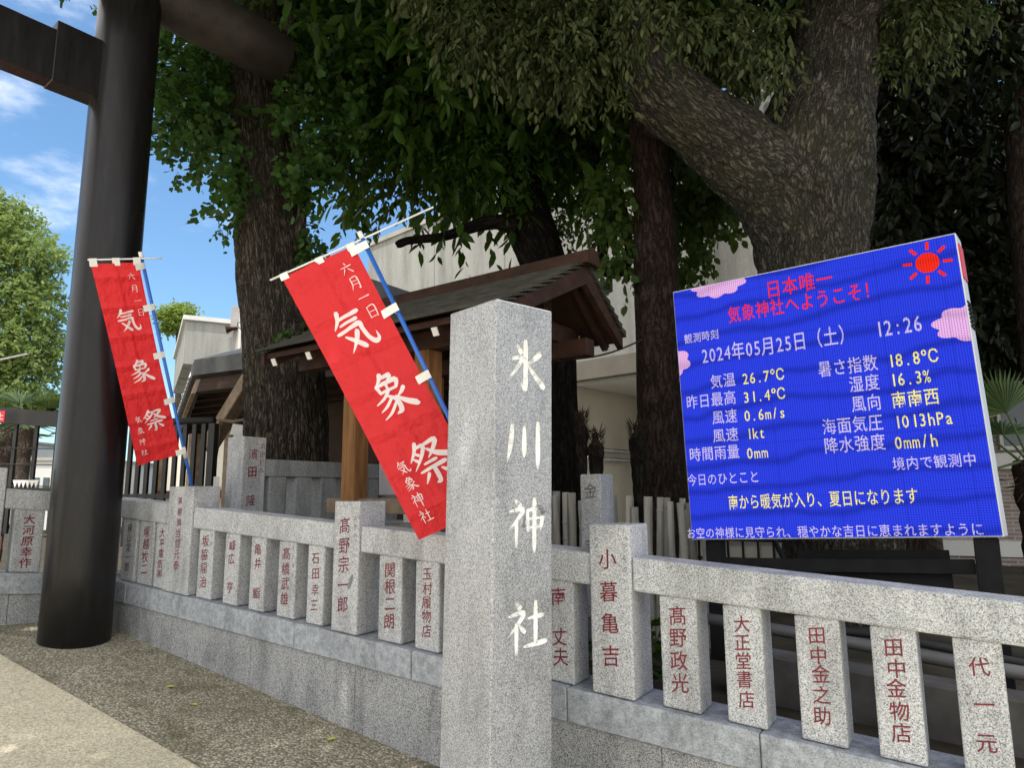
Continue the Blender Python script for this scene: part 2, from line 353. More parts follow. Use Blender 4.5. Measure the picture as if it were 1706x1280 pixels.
simple('yard_soil', (0.055, 0.047, 0.034), 0.95, var=0.45, vs=3, bs=0.5, bscale=30, bd=0.02)
simple('bounce_pale', (0.46, 0.44, 0.39), 0.9, var=0.15, vs=2, bs=0.2)
simple('joint_grout', (0.09, 0.09, 0.085), 0.95, var=0.3, vs=20)

# ------------------------------------------------------------------ mesh helpers
def origin_of(o):
    v = Vector((0, 0, 0))
    while o is not None: v += o.location; o = o.parent
    return v
def tag(o, label=None, cat=None, group=None, kind=None):
    if label: o['label'] = label
    if cat: o['category'] = cat
    if group: o['group'] = group
    if kind: o['kind'] = kind
    return o
def thing(name, loc, label, cat, group=None):
    o = bpy.data.objects.new(name, None); COL.objects.link(o); o.location = loc; o.empty_display_size = 0.1
    return tag(o, label, cat, group)

class MB:
    def __init__(s): s.v = []; s.f = []; s.bco = []
    def add(s, vs, fs):
        k = len(s.v); s.v += [Vector(v) for v in vs]; s.f += [tuple(i+k for i in f) for f in fs]; return s
    def box(s, c, size, ax=None):                       # ax: three unit vectors
        c = Vector(c); ax = ax or (Vector((1, 0, 0)), Vector((0, 1, 0)), UP)
        h = [a*(sz/2) for a, sz in zip(ax, size)]
        vs = [c + h[0]*i + h[1]*j + h[2]*k for k in (-1, 1) for j in (-1, 1) for i in (-1, 1)]
        return s.add(vs, [(0, 2, 3, 1), (4, 5, 7, 6), (0, 1, 5, 4), (2, 6, 7, 3), (0, 4, 6, 2), (1, 3, 7, 5)])
    def hexa(s, lo, hi):                                # four bottom points, four top points in the same order
        return s.add(list(lo)+list(hi), [(3, 2, 1, 0), (4, 5, 6, 7)] + [(i, (i+1) % 4, (i+1) % 4+4, i+4) for i in range(4)])
    def prism(s, poly, ext):
        n = len(poly); poly = [Vector(p) for p in poly]; ext = Vector(ext)
        return s.add(poly + [p+ext for p in poly], [tuple(range(n-1, -1, -1)), tuple(range(n, 2*n))] + [(i, (i+1) % n, (i+1) % n+n, i+n) for i in range(n)])
    def tube(s, pts, rad, n=10, cap=True):
        pts = [Vector(p) for p in pts]; rings = []
        if isinstance(rad, (int, float)): rad = [rad]*len(pts)
        ref = None
        for i, p in enumerate(pts):
            d = (pts[min(i+1, len(pts)-1)] - pts[max(i-1, 0)]).normalized()
            if ref is None: ref = Vector((0.2, -1, 0.1)) if abs(d.z) > 0.7 else UP
            u = (ref - d*ref.dot(d)).normalized(); v = d.cross(u); ref = u
            rings.append([p + (u*math.cos(2*math.pi*k/n) + v*math.sin(2*math.pi*k/n))*rad[i] for k in range(n)])
        vs = [q for r in rings for q in r]; fs = []
        for i in range(len(pts)-1):
            for k in range(n): fs.append((i*n+k, i*n+(k+1) % n, (i+1)*n+(k+1) % n, (i+1)*n+k))
        if cap: fs += [tuple(range(n-1, -1, -1)), tuple(range((len(pts)-1)*n, len(pts)*n))]
        return s.add(vs, fs)
    def build(s, name, mat, parent=None, bevel=0.0, smooth=False, uvf=None, seg=1):
        o0 = origin_of(parent); me = bpy.data.meshes.new(name)
        me.from_pydata([v-o0 for v in s.v], [], s.f)
        if bevel:
            bm = bmesh.new(); bm.from_mesh(me)
            bmesh.ops.recalc_face_normals(bm, faces=bm.faces[:])
            bmesh.ops.bevel(bm, geom=bm.edges[:], offset=bevel, segments=seg, profile=0.5, affect='EDGES', clamp_overlap=True)
            bm.to_mesh(me); bm.free()
        if uvf:
            uvl = me.uv_layers.new(name='uv')
            for l in me.loops: uvl.data[l.index].uv = uvf(me.vertices[l.vertex_index].co + o0)
        if not s.bco and mat.startswith('bark'): s.bco = [tuple(v-o0) for v in s.v]
        if s.bco:
            at = me.attributes.new('bco', 'FLOAT_VECTOR', 'POINT'); at.data.foreach_set('vector', np.array(s.bco, np.float32).ravel())
        me.materials.append(MAT[mat])
        if smooth: me.polygons.foreach_set('use_smooth', [True]*len(me.polygons))
        me.update()
        o = bpy.data.objects.new(name, me); COL.objects.link(o)
        if parent is not None: o.parent = parent
        return o

def smoothpath(pts, k=4):                               # pts: tuples of floats
    pts = [np.array(p, float) for p in pts]; out = []
    for i in range(len(pts)-1):
        p0 = pts[max(i-1, 0)]; p1 = pts[i]; p2 = pts[i+1]; p3 = pts[min(i+2, len(pts)-1)]
        for j in range(k):
            u = j/k; out.append(0.5*((2*p1) + (-p0+p2)*u + (2*p0-5*p1+4*p2-p3)*u*u + (-p0+3*p1-3*p2+p3)*u**3))
    out.append(pts[-1]); return out

# ------------------------------------------------------------------ writing
GLY = {}
def glyph_mesh(ch, off):
    c = bpy.data.curves.new('glyph', 'FONT'); c.body = ch; c.resolution_u = 2; c.offset = off
    o = bpy.data.objects.new('glyph', c); COL.objects.link(o)
    me = bpy.data.meshes.new_from_object(o)
    vs = [(v.co.x, v.co.y) for v in me.vertices]; fs = [tuple(p.vertices) for p in me.polygons]; ar = sum(p.area for p in me.polygons)
    cnt = {}
    for p in me.polygons:
        for k in p.edge_keys: cnt[k] = cnt.get(k, 0) + 1
    per = sum(math.dist(vs[k[0]], vs[k[1]]) for k, c_ in cnt.items() if c_ == 1)
    bpy.data.objects.remove(o); bpy.data.curves.remove(c); bpy.data.meshes.remove(me)
    return vs, fs, ar, per
def glyph(ch, bold=0.0):
    if (ch, bold) not in GLY:
        vs, fs, ar, per = glyph_mesh(ch, 0.0)
        o = bold
        while o > 0.002:                                # heavier strokes, as long as the counters stay open
            v2, f2, a2, p2 = glyph_mesh(ch, o)
            if 0.72 < (a2-ar)/(per*o) < 1.25 and 0.85 < p2/per < 1.15: vs, fs = v2, f2; break
            o *= 0.6
        wd = max([v[0] for v in vs], default=0.3) if ord(ch) < 128 else 1.0
        GLY[(ch, bold)] = (vs, fs, wd)
    return GLY[(ch, bold)]
def put_glyph(mb, ch, fn, cx, cy, sx, sy, slant=0.0, bold=0.0):    # fn(x, y) -> point; glyph centred on cx, cy
    vs, fs, wd = glyph(ch, bold); hx = wd/2
    mb.add([fn(cx + (x-hx)*sx, cy + (y-0.38 + slant*(x-hx))*sy) for x, y in vs], fs)

BR = {  # brush strokes: x, y (down), width
'気': ["30,4,9 24,20,7 8,38,2", "27,20,5 50,17,6 78,13,8", "24,34,4 48,31,5 68,28,7", "10,50,6 40,46,6 68,41,9 70,55,8 75,78,8 86,92,9 97,88,6 97,72,1", "56,56,9 44,76,7 22,98,1.5", "24,60,4 42,76,8 60,94,10"],
'象': ["44,2,9 36,14,6 20,26,2", "40,10,5 66,8,8 56,20,4", "24,24,7 28,42,6", "24,25,5 74,22,9 68,40,5", "48,24,5 48,40,5", "28,41,5 70,39,5", "48,42,5 30,54,5 6,62,2", "40,52,5 56,66,8 56,90,9 42,96,2", "46,60,5 28,72,5 8,80,1.5", "54,70,5 32,88,5 8,98,1.5", "84,46,8 74,54,6 62,60,2", "58,58,4 76,76,9 98,90,10 101,89,2"],
'祭': ["34,2,8 24,18,6 6,36,2", "30,12,4 50,11,7 38,30,6 8,56,1.5", "24,22,4 32,28,6", "16,32,4 24,40,6", "52,10,5 84,8,8 66,28,6 50,40,2", "54,20,4 72,36,9 100,48,10", "34,50,4 66,47,6", "18,64,4 50,61,6 84,58,8", "52,62,8 52,92,8 42,95,2", "34,72,7 18,90,2", "68,70,4 84,84,9"],
'神': ["22,4,5 32,14,10", "8,26,4 40,22,8 24,46,6 4,64,1.5", "24,46,7 24,98,5", "32,46,4 43,57,8", "52,24,6 54,66,6", "52,25,5 90,21,9 87,62,6", "55,42,4 86,40,4", "56,60,4 86,58,5", "70,2,8 70,60,8 70,98,7 70,112,1"],
'社': ["24,4,5 34,14,10", "8,28,4 44,24,8 26,48,6 4,66,1.5", "26,46,8 26,98,6", "34,48,4 46,60,8", "56,36,4 92,33,8", "74,8,8 74,84,8", "46,88,5 100,84,9"],
'氷': ["50,2,9 50,90,9 46,96,7 38,86,2", "28,12,5 38,25,10", "10,42,5 40,36,7 26,60,6 4,84,1.5", "88,24,10 70,38,7 54,46,2", "54,46,4 74,68,8 98,90,11"],
'川': ["19,13,7 17,40,9 13,68,7 7,92,2", "50,16,6 50,64,9 50,82,2", "86,4,8 86,80,9 86,108,2"],
'六': ["46,4,5 54,18,9", "8,38,4 92,32,8", "36,50,7 12,92,1.5", "58,50,4 90,88,9"],
'月': ["26,8,6 26,60,7 10,98,1.5", "26,9,4 76,6,8 76,94,8 64,88,2", "28,34,4 74,33,4", "28,60,4 74,58,4"],
'一': ["8,52,6 50,50,5 92,48,9"],
'日': ["22,8,6 22,94,6", "22,9,4 78,6,8 78,94,7", "24,48,4 76,47,4", "24,88,4 76,87,5"]}
def brush(mb, ch, fn, cx, cy, sx, sy, fat=1.0, lift=0.0002):
    """fn(x, y, h): point of the face; glyph box centred on cx, cy (y up)"""
    for q, st in enumerate(BR[ch]):
        pts = smoothpath([tuple(float(a) for a in p.split(',')) for p in st.split()], 5)
        L = []; R = []
        for i, p in enumerate(pts):
            a = pts[max(i-1, 0)]; b_ = pts[min(i+1, len(pts)-1)]; d = b_[:2]-a[:2]; d = d/(np.linalg.norm(d)+1e-6)
            nn = np.array([-d[1], d[0]]); hw = max(p[2], 1.0)*0.62*fat
            if i == 0: p = p.copy(); p[:2] -= d*hw*0.7; hw *= 0.62
            if i == len(pts)-1: p = p.copy(); p[:2] += d*hw*0.6; hw *= 0.55
            L.append(p[:2]+nn*hw); R.append(p[:2]-nn*hw)
        k = len(pts)
        vs = [fn(cx + (x-50)/100*sx, cy - (y-50)/100*sy, lift*q) for x, y in L+R]
        mb.add(vs, [(i, i+1, k+i+1, k+i) for i in range(k-1)])

exec_order = []
# ================================================================== THE SETTING
def grid_sheet(name, mat, ss, ws, zf, kind='structure'):
    mb = MB(); n = len(ws)
    vs = [fp(s, w_, 0) + UP*zf(s, w_) for s in ss for w_ in ws]
    fs = [(i*n+j, (i+1)*n+j, (i+1)*n+j+1, i*n+j+1) for i in range(len(ss)-1) for j in range(n-1)]
    mb.add(vs, fs); o = mb.build(name, mat); o['kind'] = kind; return o
ss = [-400, -150, -60, -30, -15, -10, -8, -7.4, -6.6, -5.8] + [x*0.5 for x in range(-10, 10)] + [8, 15, 40, 150, 400]
grid_sheet('ground', 'pebble_paving', ss, [-0.12, 0, 1, 2, 4, 8, 20, 60, 200, 500], lambda s, w_: zstreet(s))
grid_sheet('yard', 'yard_soil', ss, [-500, -200, -60, -20, -10, -6, -3, -2, -1, -0.2], lambda s, w_: zyard(s) + (0 if w_ > -60 else -0.3))
ys = [-9, -6, -4, -2, 0, 1]
grid_sheet('bounce_sheet', 'bounce_pale', ys, [-26, -14, -9, -6.2], lambda s, w_: zyard(s) + 0.006)  # pale sheet added to bounce light up at the concrete hall
# smoother paving band: its edge runs from the left of the torii towards the viewer
e0 = on_street(0, 1092); e1 = on_street(330, 1280); ed = (e1-e0).normalized(); 
en = Vector((ed.y, -ed.x, 0)); 
if en.dot(Vector((0, -1, 0))) < 0: en = -en
mb = MB(); vs = []
AL = [-40, -20, -10, -5, -3, -2, -1, 0, 0.5, 1, 1.5, 2, 3, 4, 6, 9, 12, 20, 60]; AC = [0, 0.3, 1, 2, 4, 8, 16, 60]
ed2 = Vector((ed.x, ed.y, 0)).normalized(); en = Vector((ed2.y, -ed2.x, 0)); en = en if en.y < 0 else -en
for a in AL:
    for c_ in AC:
        p = Vector((e0.x, e0.y, 0)) + ed2*a + en*c_; p.z = zstreet(S_of(p)) + 0.005; vs.append(p)
n = len(AC); mb.add(vs, [(i*n+j, (i+1)*n+j, (i+1)*n+j+1, i*n+j+1) for i in range(len(AL)-1) for j in range(n-1)])
o = mb.build('pavement', 'sand_paving'); o['kind'] = 'structure'

# ================================================================== OUTER STONE FENCE
fence = thing('stone_fence', fp(-1, -0.1, zstreet(-1)), 'long sloping grey granite fence of posts carved with red names, before the trees', 'fence')
def vbox(mb, s0, s1, wf, wb, z0a, z1a, z0b, z1b):     # box along the fence: bottom/top heights at both ends
    mb.hexa([fp(s0, wf, z0a), fp(s1, wf, z0b), fp(s1, wb, z0b), fp(s0, wb, z0a)],
            [fp(s0, wf, z1a), fp(s1, wf, z1b), fp(s1, wb, z1b), fp(s0, wb, z1a)])
def sx_(x, y, wd=0.0): return S_of(on_fence(x, y, wd))
POSTS = [  # name, small side writing, left px, right px (at foot), y foot, big, paint
 ('横山定一郎', '', 196, 219, 965, 0, 'faded_paint'), ('塚越牧二', '', 224, 248, 970, 0, 'red_paint'), ('大平電気㈱', '', 251, 272, 976, 0, 'red_paint'),
 ('果樹園当間元泰', '', 273, 314, 984, 1, 'red_paint'),
 ('坂脇龍治', 'さか', 323, 347.5, 995, 0, 'red_paint'), ('峰広　亨', '', 367, 391, 1005, 0, 'red_paint'), ('亀井　鮨', '', 410, 435, 1017, 0, 'red_paint'),
 ('髙橋武雄', 'たかはし', 457, 486, 1026, 0, 'red_paint'), ('石田幸三', '', 506, 534, 1038, 0, 'red_paint'), ('髙野宗一郎', 'たかの', 553, 596, 1053, 1, 'red_paint'),
 ('関根二朗', '', 626, 665, 1067, 0, 'red_paint'), ('玉村履物店', '', 688, 728, 1079, 0, 'red_paint'),
 ('山本光男', '', 752, 792, 1095, 0, 'red_paint'), ('佐藤正一', '', 818, 862, 1112, 0, 'red_paint'),
 ('南　丈夫', '', 896, 955, 1135, 0, 'red_paint'), ('小暮亀吉', 'つるの', 989, 1059, 1158, 1, 'red_paint'),
 ('髙野政光', '', 1103, 1166, 1184, 0, 'red_paint'), ('大正堂書店', '', 1212, 1278, 1212, 0, 'red_paint'), ('田中金之助', '', 1336, 1413, 1245, 0, 'red_paint'),
 ('田中金物店', '', 1467, 1546, 1275, 0, 'red_paint'), ('代一元', '', 1610, 1695, 1305, 0, 'red_paint')]
bigS = []
for q, (nm, side, xl, xr, yf, big, paint) in enumerate(POSTS):
    s0 = sx_(xl, yf); s1 = sx_(xr, yf); sm = (s0+s1)/2
    if nm in ('山本光男', '佐藤正一'): nm = ''
    wf = 0.012 if big else -0.014; dep = 0.235 if big else 0.165
    zt = zb(sm) + (0.80 if big else 0.50)
    mb = MB(); mb.hexa([fp(s0, wf, zb(s0)+0.004), fp(s1, wf, zb(s1)+0.004), fp(s1, wf-dep, zb(s1)+0.004), fp(s0, wf-dep, zb(s0)+0.004)],
                       [fp(s0, wf, zt), fp(s1, wf, zt), fp(s1, wf-dep, zt), fp(s0, wf-dep, zt)])
    po = mb.build('post', 'granite_post', fence, bevel=0.009, seg=2)
    if big: bigS.append((s0, s1))
    if nm: po['label'] = ('taller' if big else 'short') + ' granite post carved with the name ' + nm.replace('　', '')
    if not nm: continue
    mb = MB(); zlo = zb(sm) + (0.075 if not big else 0.11); zhi = zb(sm) + (0.465 if not big else 0.71)
    if nm == '果樹園当間元泰': zhi += 0.02; zlo += 0.06
    if nm == '代一元': zlo += 0.0
    k = len(nm); wdt = s1-s0
    fn = lambda x, y: fp(x, wf+0.0012, y)
    for i, ch in enumerate(nm):
        if ch == '　': continue
        pitch = (zhi-zlo)/k; zc = zhi - pitch*(i+0.5)
        sz = min(pitch*0.95, wdt*(0.50 if not big else 0.46))
        if nm == '代一元': sz = wdt*0.46
        if big and k == 7 and i < 3: sz *= 0.8
        j = random.uniform(-1, 1)
        put_glyph(mb, ch, fn, sm + 0.004*j - (0.01 if side else 0) + (0.022 if nm[0] == '南' else 0), zc + 0.003*random.uniform(-1, 1), sz*0.98, sz*1.02, 0.11, 0.006)
    mb.build('lettering', paint, po)
    if side:
        mb = MB()
        for i, ch in enumerate(side): put_glyph(mb, ch, fn, s1 - wdt*0.14, zhi - 0.01 - i*0.055, 0.026, 0.03, 0.05)
        mb.build('small_lettering', 'dark_paint', po)
    if nm == '髙野宗一郎':
        mb = MB(); c0 = Vector((0, 0)); pts = []
        for i in range(14):
            a = 2*math.pi*i/14; pts.append(fp(sm+0.05 + (0.028*math.cos(a)*0.7 + 0.035*math.sin(a)*0.35), wf+0.0016, zb(sm)+0.31 + 0.045*math.sin(a) + 0.01*math.cos(a)))
        mb.add(pts, [tuple(range(14))]); mb.build('chipped_patch', 'stone_chip', po)
# rails between the tall posts
ends = [-4.02] + [x for a in bigS for x in a] + [3.2]
for i in range(0, len(ends), 2):
    a, b_ = ends[i] + (0.002 if i else 0), ends[i+1] - 0.002
    if i: a -= 0.0
    mb = MB(); vbox(mb, a, b_, 0.0, -0.185, zb(a)+0.497, zb(a)+0.655, zb(b_)+0.497, zb(b_)+0.655)
    mb.build('rail', 'granite_rail', fence, bevel=0.012, seg=2)
jb = [-4.02, sx_(215, 985), sx_(341, 1020), sx_(495, 1055), sx_(690, 1110), sx_(948, 1160), sx_(1268, 1230), 2.5, 3.2]
for a, b_ in zip(jb[:-1], jb[1:]):
    mb = MB(); vbox(mb, a+0.002, b_-0.002, 0.028, -0.26, zb(a)-0.160, zb(a), zb(b_)-0.160, zb(b_))
    mb.build('base_stone', 'granite_base', fence, bevel=0.006)
jp = [-4.02, sx_(275, 1060), sx_(418, 1110), sx_(592, 1170), 0.15, sx_(1103, 1260), 2.0, 3.2]
for a, b_ in zip(jp[:-1], jp[1:]):
    mb = MB(); vbox(mb, a+0.0012, b_-0.0012, 0.008, -0.24, zstreet(a)-0.25, zb(a)-0.161, zstreet(b_)-0.25, zb(b_)-0.161)
    mb.build('plinth_stone', 'granite_plinth', fence, bevel=0.003)

# short run of the same fence beyond the torii
u2 = Vector((0.707, 0.707, 0)); n2 = Vector((0.707, -0.707, 0)); p0 = P(36, 955, 5.75)
SL2 = -0.085
def f2(s, wd, z): return Vector((p0.x, p0.y, 0)) + u2*s + n2*wd + UP*(z + p0.z + SL2*s)
fence2 = thing('stone_fence', f2(0, -0.1, -0.5), 'short granite fence run left of the black torii pillar, nearest post with five red characters', 'fence')
def box2(mb, s0, s1, wf, wb, z0, z1): mb.hexa([f2(s0, wf, z0), f2(s1, wf, z0), f2(s1, wb, z0), f2(s0, wb, z0)], [f2(s0, wf, z1), f2(s1, wf, z1), f2(s1, wb, z1), f2(s0, wb, z1)])
hz2 = P(36, 817, 5.75).z - p0.z; hb2 = P(36, 850, 5.75).z - p0.z
mb = MB(); box2(mb, -0.16, 0.85, 0.0, -0.17, hb2, hz2); mb.build('rail', 'granite_rail', fence2, bevel=0.012, seg=2)
mb = MB(); box2(mb, -2.0, 0.85, 0.028, -0.25, -0.165, 0); mb.build('base_stone', 'granite_base', fence2, bevel=0.006)
for a, b_ in ((-2.0, -0.07), (-0.068, 0.85)):
    mb = MB(); box2(mb, a, b_-0.001, 0.008, -0.24, -0.6, -0.166); mb.build('plinth_stone', 'granite_plinth', fence2, bevel=0.003)
mb = MB(); box2(mb, -0.42, -0.163, 0.012, -0.23, 0.003, hz2+0.16); mb.build('post', 'granite_post', fence2, bevel=0.009, seg=2)
mb = MB(); box2(mb, -2.0, -0.423, 0.0, -0.17, hb2, hz2); mb.build('rail', 'granite_rail', fence2, bevel=0.012, seg=2)
for sc0, nm in ((0.02, '大河原幸作'), (0.32, ''), (0.60, ''), (-0.75, ''), (-1.05, '')):
    mb = MB(); box2(mb, sc0-0.105, sc0+0.105, -0.014, -0.17, 0.003, hb2+0.004); po = mb.build('post', 'granite_post', fence2, bevel=0.009, seg=2)
    if nm:
        po['label'] = 'short granite post carved with the name ' + nm; mb = MB()
        fn = lambda x, y: f2(x, -0.0128, y)
        for i, ch in enumerate(nm): put_glyph(mb, ch, fn, sc0, hb2-0.075 - i*0.086, 0.086, 0.082, 0.09, 0.014)
        mb.build('lettering', 'red_paint', po)

# ================================================================== INNER STONE FENCE (behind, around the ginkgo)
BK = -NF                                               # pointing away from the street
c0 = P(401, 835, 6.0); c0.z = 0
inner = thing('stone_fence', c0 + UP*zyard(-3), 'inner granite fence in front of the ginkgo trunk, its tall corner post reading 濱田隆', 'fence')
ztop = P(401, 727, 6.0).z; zlow = zyard(-3)-0.05
mb = MB(); mb.hexa([c0+UP*zlow, c0+BK*0.235+UP*zlow, c0+BK*0.235-D*0.225+UP*zlow, c0-D*0.225+UP*zlow], [c0+UP*ztop, c0+BK*0.235+UP*ztop, c0+BK*0.235-D*0.225+UP*ztop, c0-D*0.225+UP*ztop])
po = mb.build('corner_post', 'granite_post', inner, bevel=0.008, seg=2)
mb = MB(); fn = lambda x, y: c0 + BK*x + D*0.0012 + UP*y
for ch, yy in (('濱', 757), ('田', 786), ('隆', 834)):
    z_ = P(418, yy, 6.08).z; put_glyph(mb, ch, fn, 0.10, z_, 0.10, 0.10, 0.08, 0.014)
for ch, yy in (('浜', 743), ('田', 757), ('ビ', 770), ('ル', 784)):
    z_ = P(434, yy, 6.15).z; put_glyph(mb, ch, fn, 0.195, z_, 0.055, 0.055, 0.08)
mb.build('lettering', 'red_paint', po)
zr1 = P(440, 765, 6.2).z; zr0 = P(440, 794, 6.2).z
mb = MB(); mb.box(c0 + BK*(0.237+1.0) - D*0.10 + UP*((zr0+zr1)/2), (2.0, 0.16, zr1-zr0), (BK, D, UP)); mb.build('rail', 'granite_inner', inner, bevel=0.01, seg=2)
for k in range(6):
    mb = MB(); mb.box(c0 + BK*(0.40+0.30*k) - D*0.10 + UP*((zlow+zr0)/2), (0.19, 0.145, zr0-zlow), (BK, D, UP)); mb.build('post', 'granite_inner', inner, bevel=0.008)
# lone stone post by the bamboo
q0 = onplane(1000, 790, O - NF*0.62, NF); q1 = onplane(966, 790, O - NF*0.62, NF); zt = q0.z
c_ = (q0+q1)/2; c_.z = zyard(0.3)
spost = thing('stone_post', c_, 'lone square granite post standing behind the fence at the bamboo screen', 'stone post')
hw = (q0-q1).length/2
mb = MB(); mb.box(c_ + BK*0.09 + UP*((zt-c_.z)/2-0.03), (2*hw, 0.18, zt-c_.z+0.06), (D, BK, UP)); po = mb.build('shaft', 'granite_inner', spost, bevel=0.007)
mb = MB(); fn = lambda x, y: c_ - BK*0.0015 + D*x + UP*y
put_glyph(mb, '金', fn, 0.0, zt - c_.z - 0.10, 0.085, 0.095, 0.06); put_glyph(mb, '吉', fn, 0.0, zt - c_.z - 0.42, 0.085, 0.095, 0.06)
mb.build('lettering', 'dark_paint', po)

# ================================================================== SHRINE NAME PILLAR
cp = P(822, 860, 3.02); cp.z = 0
az = math.radians(49); dr = Vector((math.sin(az), math.cos(az), 0)); dl = Vector((-math.cos(az), math.sin(az), 0))
hp = P(826, 497, 3.02).z; sp = S_of(cp); gp = zstreet(sp)-0.1
LR = 0.352
lean = Vector((0.016, 0, 1))
def pl(a, b_, z): return cp + dr*a + dl*b_ + Vector((lean.x*(z-1.5), 0, z))
pillar = thing('shrine_name_pillar', pl(LR/2, LR/2, gp+0.1), 'tall square granite pillar carved 氷川神社, standing in front of the fence', 'stone pillar')
mb = MB(); mb.hexa([pl(0, 0, gp), pl(LR, 0, gp), pl(LR, LR*0.99, gp), pl(0, LR*0.99, gp)], [pl(0, 0, hp), pl(LR, 0, hp), pl(LR, LR*0.99, hp), pl(0, LR*0.99, hp)])
po = mb.build('shaft', 'granite_shaft', pillar, bevel=0.006)
# the characters are cut into the stone and painted on the floor of the cut
def stroke_outlines(ch, fat=1.0):
    for st in BR[ch]:
        pts = smoothpath([tuple(float(a) for a in p.split(',')) for p in st.split()], 5); L = []; R = []
        for i, p in enumerate(pts):
            a = pts[max(i-1, 0)]; b_ = pts[min(i+1, len(pts)-1)]; d = b_[:2]-a[:2]; d = d/(np.linalg.norm(d)+1e-6); nn = np.array([-d[1], d[0]]); hw = max(p[2], 1.0)*0.62*fat
            if i == 0: p = p.copy(); p[:2] -= d*hw*0.7; hw *= 0.62
            if i == len(pts)-1: p = p.copy(); p[:2] += d*hw*0.6; hw *= 0.55
            L.append(p[:2]+nn*hw); R.append(p[:2]-nn*hw)
        yield L, R
CUT = 0.011; cutters = []; q_ = 0
for ch, yc, hgt, xc in (('氷', 608, 82, 0.515), ('川', 738, 76, 0.50), ('神', 872, 82, 0.55), ('社', 1046, 90, 0.55)):
    zc = onplane(868, yc, cp, dl).z; zz = abs(onplane(868, yc-hgt/2, cp, dl).z - onplane(868, yc+hgt/2, cp, dl).z)
    for L, R in stroke_outlines(ch, 1.16):
        q_ += 1; dep = CUT - 0.00013*q_; k = len(L)
        at_ = lambda p, h, sh=1.0: pl(LR*xc + (p[0]-50)/100*LR*0.66, 0, zc - (p[1]-50)/100*zz) + dl*h
        mid = [(l+r)/2 for l, r in zip(L, R)]
        Li = [m_+(l-m_)*0.72 for l, m_ in zip(L, mid)]; Ri = [m_+(r-m_)*0.72 for r, m_ in zip(R, mid)]
        for i in range(k-1):                            # each short length of a stroke is one convex cut
            vs = [at_(p, -0.004) for p in (L[i], L[i+1], R[i+1], R[i])] + [at_(p, dep) for p in (Li[i], Li[i+1], Ri[i+1], Ri[i])]
            bm = bmesh.new(); vv = [bm.verts.new(v) for v in vs]
            bmesh.ops.convex_hull(bm, input=vv); loose = [v for v in bm.verts if not v.link_faces]
            if loose: bmesh.ops.delete(bm, geom=loose, context='VERTS')
            bmesh.ops.recalc_face_normals(bm, faces=bm.faces[:])
            cb_ = MB(); bm.verts.index_update(); cb_.add([v.co.copy() for v in bm.verts], [tuple(v.index for v in f_.verts) for f_ in bm.faces]); bm.free()
            co_ = cb_.build('cutter', 'cream_paint', pillar); cutters.append(co_)
            md = po.modifiers.new('cut', 'BOOLEAN'); md.operation = 'DIFFERENCE'; md.object = co_; md.solver = 'MANIFOLD'
dg = bpy.context.evaluated_depsgraph_get(); dg.update()
me_ = bpy.data.meshes.new_from_object(po.evaluated_get(dg)); n_before = len(po.data.polygons)
po.modifiers.clear()
if len(me_.polygons) > n_before + 40: po.data = me_
print('ENGRAVED', n_before, len(me_.polygons))
po.data.materials.clear(); po.data.materials.append(MAT['granite_shaft'])
for p in po.data.polygons: p.material_index = 0
for c_ in cutters: bpy.data.objects.remove(c_)
# the walls and floors of the cuts carry the paint: their own mesh
o0 = origin_of(po)
def cut_depth(v):
    w_ = v + o0; e_ = w_ - pl(0, 0, w_.z); return e_.dot(dl), e_.dot(dr)
bm = bmesh.new(); bm.from_mesh(po.data); keep = []
for f_ in bm.faces:
    d_, a_ = cut_depth(f_.calc_center_median())
    if 0.0006 < d_ < 0.014 and 0.02 < a_ < LR-0.02: keep.append(f_)
paint = MB()
for f_ in keep:
    k = len(paint.v); paint.v += [v.co + o0 for v in f_.verts]; paint.f.append(tuple(range(k, k+len(f_.verts))))
if keep:
    bmesh.ops.delete(bm, geom=keep, context='FACES'); bm.to_mesh(po.data)
    paint.build('lettering', 'cream_paint', po)
bm.free(); print('PAINTED', len(keep))

# ================================================================== TORII
tb = on_street(123, 1082); tr_ = 50.5/F*(tb.y+0.25)
tdir = (Vector((tb.x, tb.y, 0))).normalized()
tcx = Vector((tb.x, tb.y, 0)) + tdir*tr_
AZ = math.radians(39); tv = Vector((math.sin(AZ), math.cos(AZ), 0)); tn = Vector((tv.y, -tv.x, 0))
zt0 = zstreet(S_of(tcx))
torii = thing('torii_gate', tcx + UP*zt0, 'black steel torii gate with thick round pillar and log lintel at left of the fence', 'torii gate')
kz = 5.15
def pillar_mesh(c, zlo, zhi, r):
    mb = MB(); n = 8; pts = [c + UP*(zlo + (zhi-zlo)*i/n) for i in range(n+1)]; mb.tube(pts, [r]*(n+1), 64); return mb
# lintel height: the far end of the log is sighted at (468, 97)
best = None
for L in np.linspace(0.6, 2.5, 400):
    e = tcx + tv*L; r = ray(468, 97); k = e.xy.length/Vector((r.x, r.y)).length
    err = abs(math.atan2(r.x, r.y) - math.atan2(e.x, e.y))
    if best is None or err < best[0]: best = (err, L, 1.5 + r.z*k)
LE, kz = best[1], best[2]
TR = 42.0/F*((tcx+tv*LE).y*math.cos(PITCH) + (kz-1.5)*math.sin(PITCH)); print('LINTEL', LE, kz, TR, tcx)
pillar_mesh(tcx, zt0-0.2, kz, tr_).build('pillar', 'black_steel', torii, smooth=True)
far = tcx - tv*4.0
pillar_mesh(far, zt0-0.6, kz, tr_).build('pillar', 'black_steel', torii, smooth=True)
mb = MB(); m_ = 12; a0 = tcx + tv*(LE); a1 = far - tv*(LE)
pts = [a0 + UP*kz + (a1-a0)*(i/m_) for i in range(m_+1)]
pts = [a0+tv*0.0+UP*kz, a0-tv*0.012+UP*kz] + pts[1:]
